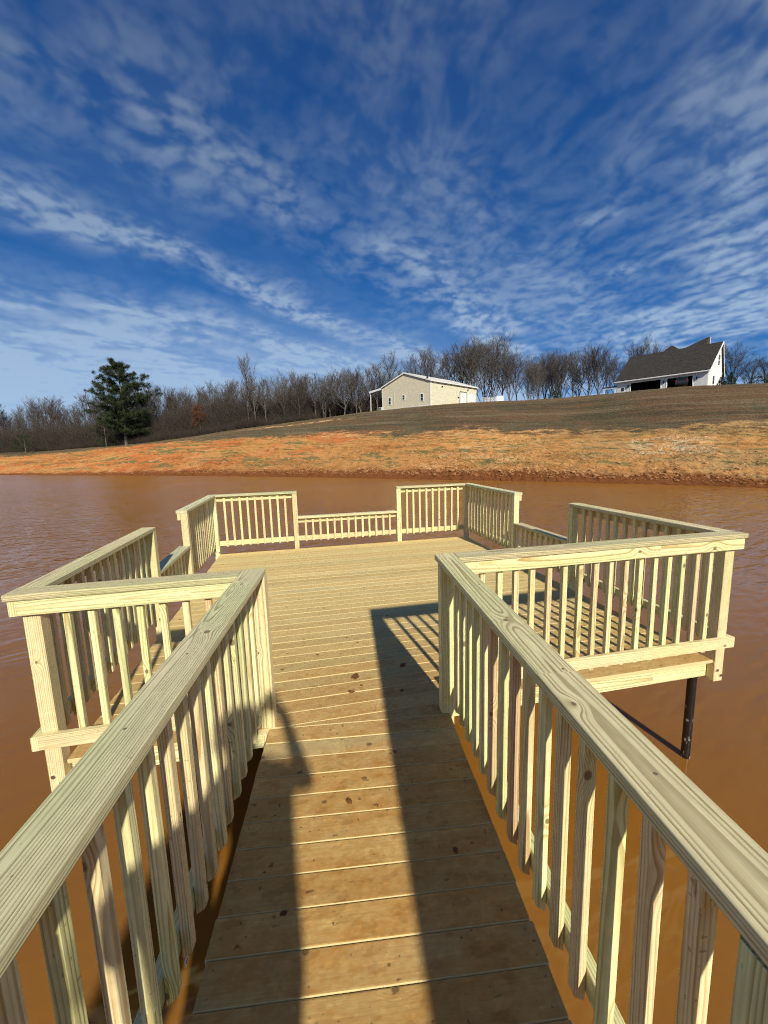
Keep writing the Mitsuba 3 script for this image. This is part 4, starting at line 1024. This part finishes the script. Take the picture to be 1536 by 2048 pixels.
FL = 11.75                                                     # garage floor
obj('front_wall', HF(join([box(0, 2.46, 0, 0.2, HZ, HE), box(6.8, 7.94, 0, 0.2, HZ, HE), box(13.6, HL, 0, 0.2, HZ, HE), box(2.461, 6.799, 0, 0.2, 14.42, HE), box(7.941, 13.599, 0, 0.2, 14.42, HE)])), 'white_siding', house)
obj('gable_wall', HF(bpoly([(0.201, HZ), (HD, HZ), (HD, HE), (HA, HR - 0.12), (0.201, HE + 0.06)], 0.0, 0.2)), 'white_siding', house)
obj('gable_wall', HF(bpoly([(0.201, HZ), (HD, HZ), (HD, HE), (HA, HR - 0.12), (0.201, HE + 0.06)], HL - 0.2, HL)), 'white_siding', house)
obj('back_wall', HF(box(0.201, HL - 0.201, HD - 0.2, HD, HZ, HE)), 'white_siding', house)
obj('garage_inside', HF(join([box(0.21, HL - 0.21, 7.6, 7.7, HZ, HE), box(0.21, HL - 0.21, 0.21, 7.59, FL - 0.1, FL), box(0.21, HL - 0.21, 0.21, 7.59, 14.9, 15.0), box(7.3, 7.4, 0.21, 7.58, FL, 14.9)])), 'dark_inside', house)
tan_ = (HR - HE) / HA
tanb = (HR - HE) / (HD - HA)
th = 0.22
rf = obj('roof', HF(join([bpoly([(-0.55, HE - 0.55 * tan_), (HA, HR), (HA, HR + th), (-0.55, HE - 0.55 * tan_ + th)], -0.35, HL + 0.35),
                          bpoly([(HA + 0.001, HR), (HD + 0.3, HE - 0.3 * tanb), (HD + 0.3, HE - 0.3 * tanb + th), (HA + 0.001, HR + th)], -0.35, HL + 0.35)])), 'shingles', house)
for pts in ([(-0.57, HE - 0.57 * tan_ - 0.12), (HA, HR - 0.12), (HA, HR + th + 0.03), (-0.57, HE - 0.57 * tan_ + th + 0.03)],
            [(HA + 0.002, HR - 0.12), (HD + 0.32, HE - 0.32 * tanb - 0.12), (HD + 0.32, HE - 0.32 * tanb + th + 0.03), (HA + 0.002, HR + th + 0.03)]):
    obj('rake_board', HF(bpoly(pts, -0.45, -0.352)), 'white_trim', house)
ez = HE - 0.55 * tan_
obj('eave_board', HF(box(-0.35, HL + 0.35, -0.62, -0.552, ez - 0.10, ez + th)), 'white_trim', house)
obj('gutter', HF(box(-0.30, HL + 0.30, -0.76, -0.622, ez + 0.02, ez + 0.16)), 'white_trim', house)
obj('soffit', HF(box(-0.34, HL + 0.34, -0.55, -0.002, ez - 0.06, ez - 0.02)), 'white_trim', house)
for a0, a1 in ((2.46, 6.8), (7.94, 13.6)):
    obj('door_trim', HF(join([box(a0 - 0.16, a0 - 0.001, -0.06, -0.003, FL, 14.42), box(a1 + 0.001, a1 + 0.16, -0.06, -0.003, FL, 14.42), box(a0 - 0.16, a1 + 0.16, -0.062, -0.003, 14.421, 14.6)])), 'white_trim', house)
for a in (1.75, 7.35, 14.05):
    lp = obj('wall_lantern', HF(join([box(a - 0.11, a + 0.11, -0.26, -0.04, 13.55, 13.95), prism([(-0.17, 0), (0.17, 0), (0, 0.2)], (a, -0.30, 13.951), (1, 0, 0), (0, 0, 1), (0, 1, 0), 0.29)])), 'black_steel', house)
    obj('bracket', HF(box(a - 0.04, a + 0.04, -0.039, -0.002, 13.5, 14.0)), 'black_steel', lp)
d = obj('door', HF(join([box(14.75, 15.65, -0.03, -0.004, FL, 13.85)])), 'white_trim', house)
obj('pane', HF(box(14.9, 15.5, -0.04, -0.031, 12.9, 13.65)), 'dark_glass', d)
wn = obj('window', HF(join([box(-0.06, -0.003, 5.95, 6.05, 16.6, 18.6), box(-0.06, -0.003, 7.25, 7.35, 16.6, 18.6), box(-0.061, -0.003, 5.95, 7.35, 18.601, 18.72), box(-0.061, -0.003, 5.95, 7.35, 16.48, 16.599), box(-0.055, -0.003, 6.051, 7.249, 17.55, 17.65)])), 'white_trim', house)
obj('pane', HF(box(-0.04, -0.004, 6.051, 7.249, 16.6, 17.549)), 'dark_glass', wn)
obj('pane', HF(box(-0.04, -0.004, 6.051, 7.249, 17.651, 18.6)), 'dark_glass', wn)
wn = obj('window', HF(join([box(-0.06, -0.003, 3.0, 3.1, 12.7, 14.3), box(-0.06, -0.003, 4.3, 4.4, 12.7, 14.3), box(-0.061, -0.003, 3.0, 4.4, 14.301, 14.42), box(-0.061, -0.003, 3.0, 4.4, 12.58, 12.699)])), 'white_trim', house)
obj('pane', HF(box(-0.04, -0.004, 3.101, 4.299, 12.7, 14.3)), 'dark_glass', wn)
obj('corner_board', HF(box(-0.012, 0.22, -0.014, -0.002, HZ, ez - 0.07)), 'white_trim', house)
# main block behind the garage: a peaked roof and a higher one with a white end
obj('main_block', HF(box(6.5, 17.5, 12.6, 27.0, HZ, 17.0)), 'white_siding', house)
pk = np.array([[5.2, 12.5, 19.0], [18.6, 12.5, 17.6], [18.6, 27.5, 17.4], [5.2, 27.5, 18.2], [12.1, 19.2, 24.45], [12.1, 23.0, 24.45]])
obj('peaked_roof', HF((pk, np.array([[0, 1, 4], [1, 2, 5], [1, 5, 4], [2, 3, 5], [3, 0, 4], [3, 4, 5], [0, 2, 1], [0, 3, 2]]))), 'shingles', house)
up = np.array([[16.5, 17.5, 20.3], [16.5, 23.0, 20.3], [5.5, 21.5, 25.35], [5.5, 22.8, 25.35], [5.5, 17.5, 20.3], [5.5, 23.0, 20.3]])
obj('upper_roof', HF((up, np.array([[0, 1, 3], [0, 3, 2], [0, 2, 4], [1, 5, 3], [2, 3, 5], [2, 5, 4], [0, 4, 5], [0, 5, 1]]))), 'shingles', house)
obj('upper_trim', HF(prism([(22.72, 20.3), (22.98, 20.3), (22.84, 25.37), (22.62, 25.37)], (5.40, 0, 0), (0, 1, 0), (0, 0, 1), (1, 0, 0), 0.09)), 'white_trim', house)
# porch at the left end
obj('porch_roof', HF(prism([(-0.2, 14.0), (3.8, 14.55), (3.8, 14.7), (-0.2, 14.15)], (HL + 0.01, 0, 0), (0, 1, 0), (0, 0, 1), (1, 0, 0), 2.9)), 'shingles', house)
obj('porch_beam', HF(box(HL + 0.02, HL + 2.9, -0.12, 0.02, 13.72, 13.98)), 'white_trim', house)
for a in (HL + 0.3, HL + 2.6):
    obj('porch_post', HF(box(a, a + 0.2, -0.1, 0.1, HZ, 13.72)), 'white_trim', house)

# dark sport utility vehicle before the right bay
scene['car_paint'] = twosided({'type': 'principled', 'base_color': {'type': 'rgb', 'value': [0.010, 0.010, 0.011]}, 'roughness': 0.25, 'specular': 0.5, 'clearcoat': 1.0, 'clearcoat_gloss': 0.95})
scene['tyre'] = plain((0.015, 0.015, 0.015), 0.85)
scene['tail_red'] = plain((0.25, 0.01, 0.01), 0.2)
car = thing('parked_car', 'black sport utility vehicle parked at the right garage opening of the white house', 'car')
cx, cy = 69.9, 66.3
cz = float(ground(cx, cy)[0]) + 0.02
CF = Frame((cx, cy), (0.72, 0.69), (0.69, -0.72))


def rounded(pts, w, r=0.06):
    """A side profile (x, z) of width w with softened edges."""
    p = np.array(pts, float)
    c = m3.CrossSection([p.tolist()])
    lay = []
    for off, b in ((-r, -w / 2), (0.0, -w / 2 + r), (0.0, w / 2 - r), (-r, w / 2)):
        q = c.offset(off, m3.JoinType.Round, 2.0, 16).to_polygons()[0] if off else p
        lay.append(np.column_stack([q[:, 0], np.full(len(q), b), q[:, 1]]))
    return m3.Manifold.batch_hull([m3.Manifold.hull_points(np.vstack(lay).tolist())])


lower = rounded([(-2.35, 0.45), (-2.3, 0.35), (2.3, 0.33), (2.4, 0.6), (2.36, 1.0), (1.2, 1.12), (-2.3, 1.12), (-2.4, 0.8)], 1.9)
cabin = rounded([(-2.25, 1.05), (1.15, 1.05), (0.55, 1.68), (0.1, 1.76), (-1.9, 1.76), (-2.12, 1.6)], 1.66, 0.12)
body = lower + cabin
for wx in (-1.45, 1.45):
    body = body - m3.Manifold.cylinder(2.4, 0.40, 0.40, 24).translate([0, 0, -1.2]).rotate([90, 0, 0]).translate([wx, 0, 0.36])
mb = body.to_mesh()
CT = lambda m: CF((np.asarray(m[0]) + [0, 0, cz], m[1]))  # noqa: E731
obj('body', CT((mb.vert_properties[:, :3], mb.tri_verts)), 'car_paint', car, smooth=35)
for wx in (-1.45, 1.45):
    for s in (-1, 1):
        wk = obj('wheel', CT(tube([(wx, s * 0.72, 0.36), (wx, s * 0.93, 0.36)], 0.36, 24)), 'tyre', car, smooth=40)
        obj('rim', CT(tube([(wx, s * 0.925, 0.36), (wx, s * 0.94, 0.36)], 0.22, 16)), 'galvanised', wk)
for s in (-1, 1):
    for x0, x1, k in ((-1.95, -1.15, 0), (-1.08, -0.2, 0), (-0.12, 0.72, 0.34)):
        y0 = 0.842
        obj('window', CT(prism([(x0, 1.16), (x1, 1.16), (x1 - k, 1.60), (x0, 1.60)], (0, s * 0.80, 0), (1, 0, 0), (0, 0, 1), (0, s, 0), 0.042)), 'car_glass', car)
    obj('tail_light', CT(box(-2.42, -2.30, s * 0.82 - 0.1, s * 0.82 + 0.1, 0.85, 1.15)), 'tail_red', car)
    obj('headlight', CT(box(2.28, 2.42, s * 0.72 - 0.16, s * 0.72 + 0.16, 0.75, 0.93)), 'galvanised', car)
obj('rear_window', CT(box(-2.26, -2.16, -0.66, 0.66, 1.2, 1.58)), 'car_glass', car)

# ---------------------------------------------------------------- the person who holds the phone (only the shadow falls into the picture)
scene['dark_cloth'] = plain((0.05, 0.06, 0.08), 0.85, 0, 0.1)
scene['jeans'] = plain((0.05, 0.07, 0.13), 0.85, 0, 0.1)
scene['skin'] = plain((0.55, 0.33, 0.24), 0.5)
scene['hair'] = plain((0.06, 0.04, 0.03), 0.6)


def sph(p, r): return m3.Manifold.sphere(r, 14).translate([float(a) for a in p])


def bone(*j): return m3.Manifold.batch_hull([sph(p, r) for p, r in j])


def blend(parts, length=0.03, it=8):
    m = parts[0]
    for q in parts[1:]:
        m = m + q
    m = m.refine_to_length(length).to_mesh()
    t = trimesh.Trimesh(np.array(m.vert_properties[:, :3]), np.array(m.tri_verts))
    trimesh.smoothing.filter_taubin(t, iterations=it)
    return t


BX, BY = -0.115, -0.40                                      # the standing place
V = lambda x, y, z: np.array([BX + x, BY + y, z])  # noqa: E731
HANDR, HANDL = np.array([0.062, -0.035, 1.775]), np.array([-0.022, -0.045, 1.755])
person = thing('person', 'person standing on the walkway holding a phone up, known by the shadow on the boards', 'person')
shR, shL = V(0.20, 0, 1.56), V(-0.20, 0, 1.56)
elR, elL = np.array([0.185, -0.20, 1.40]), np.array([-0.36, -0.20, 1.34])
wrR, wrL = HANDR + [0.035, -0.045, -0.055], HANDL + [-0.04, -0.05, -0.06]
body = [bone((V(-0.09, 0, 1.0), .125), (V(0.09, 0, 1.0), .125), (V(-0.12, 0, 1.38), .12), (V(0.12, 0, 1.38), .12)),
        bone((V(-0.12, 0, 1.38), .12), (V(0.12, 0, 1.38), .12), (shR, .070), (shL, .070), (V(0, 0.01, 1.62), .065)), bone((V(0, 0.01, 1.60), .062), (V(0, 0.025, 1.74), .058))]
for sh, el, wr in ((shR, elR, wrR), (shL, elL, wrL)):
    body += [bone((sh, .066), (el, .050)), bone((el, .050), (wr, .034))]
obj('jacket', blend(body), 'dark_cloth', person, smooth=True)
legs = [bone((V(-0.08, 0, 1.02), .118), (V(0.08, 0, 1.02), .118), (V(-0.09, 0, 0.9), .10), (V(0.09, 0, 0.9), .10))]
for s in (-1, 1):
    legs += [bone((V(0.09 * s, 0, 0.92), .098), (V(0.10 * s, 0.02, 0.52), .066)), bone((V(0.10 * s, 0.02, 0.52), .066), (V(0.11 * s, -0.01, 0.10), .048))]
obj('trousers', blend(legs), 'jeans', person, smooth=True)
for s in (-1, 1):
    obj('shoe', blend([bone((V(0.11 * s, -0.06, 0.05), .045), (V(0.12 * s, 0.14, 0.04), .036), (V(0.11 * s, -0.01, 0.10), .046))], 0.02, 4), 'tyre', person, smooth=True)
hc = V(0.0, 0.045, 1.845)
head = blend([m3.Manifold.sphere(0.1, 24).scale([0.76, 0.95, 1.18]).translate(hc.tolist()), bone((hc + [0, 0.05, -0.07], .05), (hc + [0, 0.02, -0.05], .06)),
              bone((hc + [0, 0.093, 0.01], .010), (hc + [0, 0.112, -0.025], .014)), sph(hc + [0.076, -0.005, -0.01], .020), sph(hc + [-0.076, -0.005, -0.01], .020),
              bone((hc + [-0.02, 0.088, -0.058], .009), (hc + [0.02, 0.088, -0.058], .009))], 0.012, 4)
hd = obj('head', head, 'skin', person, smooth=True)
obj('cap', blend([m3.Manifold.sphere(0.1, 24).scale([0.86, 1.04, 0.86]).translate((hc + [0, -0.004, 0.05]).tolist()) - m3.Manifold.cube([0.4, 0.4, 0.2], True).translate((hc + [0, 0, -0.06]).tolist()),
                  bone((hc + [-0.06, 0.08, 0.055], .008), (hc + [0.06, 0.08, 0.055], .008), (hc + [-0.045, 0.165, 0.045], .006), (hc + [0.045, 0.165, 0.045], .006))], 0.02, 4), 'dark_cloth', hd, smooth=True)
for s in (-1, 1):
    obj('eye', trimesh.creation.icosphere(2, 0.012).apply_translation(hc + [0.032 * s, 0.084, 0.012]), 'white_plastic', hd, smooth=True)
pc = EYE - FWD * 0.016 + DOWN * 0.052 + RIGHT * 0.022       # the phone, its lens near one upper corner
for hand, wr, s in ((HANDR, wrR, 1), (HANDL, wrL, -1)):
    edge = pc + RIGHT * s * 0.036
    palm = edge - FWD * 0.022 + DOWN * 0.03 + RIGHT * s * 0.022
    parts = [bone((wr, .027), (palm - DOWN * 0.015, .018), (palm + DOWN * 0.03, .020))]
    for k in range(4):
        b = palm + DOWN * (0.034 - 0.021 * k) + RIGHT * s * 0.004 + FWD * 0.012
        m_ = edge + DOWN * (0.048 - 0.022 * k) + RIGHT * s * 0.013 + FWD * 0.004
        e_ = edge + DOWN * (0.046 - 0.022 * k) - RIGHT * s * (0.004 + 0.002 * k) + FWD * 0.003
        parts += [bone((b, .0095), (m_, .0085)), bone((m_, .0085), (e_ - FWD * 0.001, .007))]
    tb = edge - FWD * 0.016 - DOWN * 0.008 + RIGHT * s * 0.012
    parts += [bone((palm - DOWN * 0.005, .014), (tb, .010)), bone((tb, .010), (edge - FWD * 0.015 - DOWN * 0.012 - RIGHT * s * 0.016, .008))]
    obj('hand', blend(parts, 0.006, 3), 'skin', person, smooth=True)
ph = thing('phone', 'black phone held up by the person on the walkway', 'phone')
obj('case', slab(pc, RIGHT, DOWN, FWD, 0.072, 0.148, 0.008), 'black_ink', ph)
obj('screen', slab(pc - FWD * 0.0046, RIGHT, DOWN, FWD, 0.066, 0.140, 0.0008), 'dark_glass', ph)
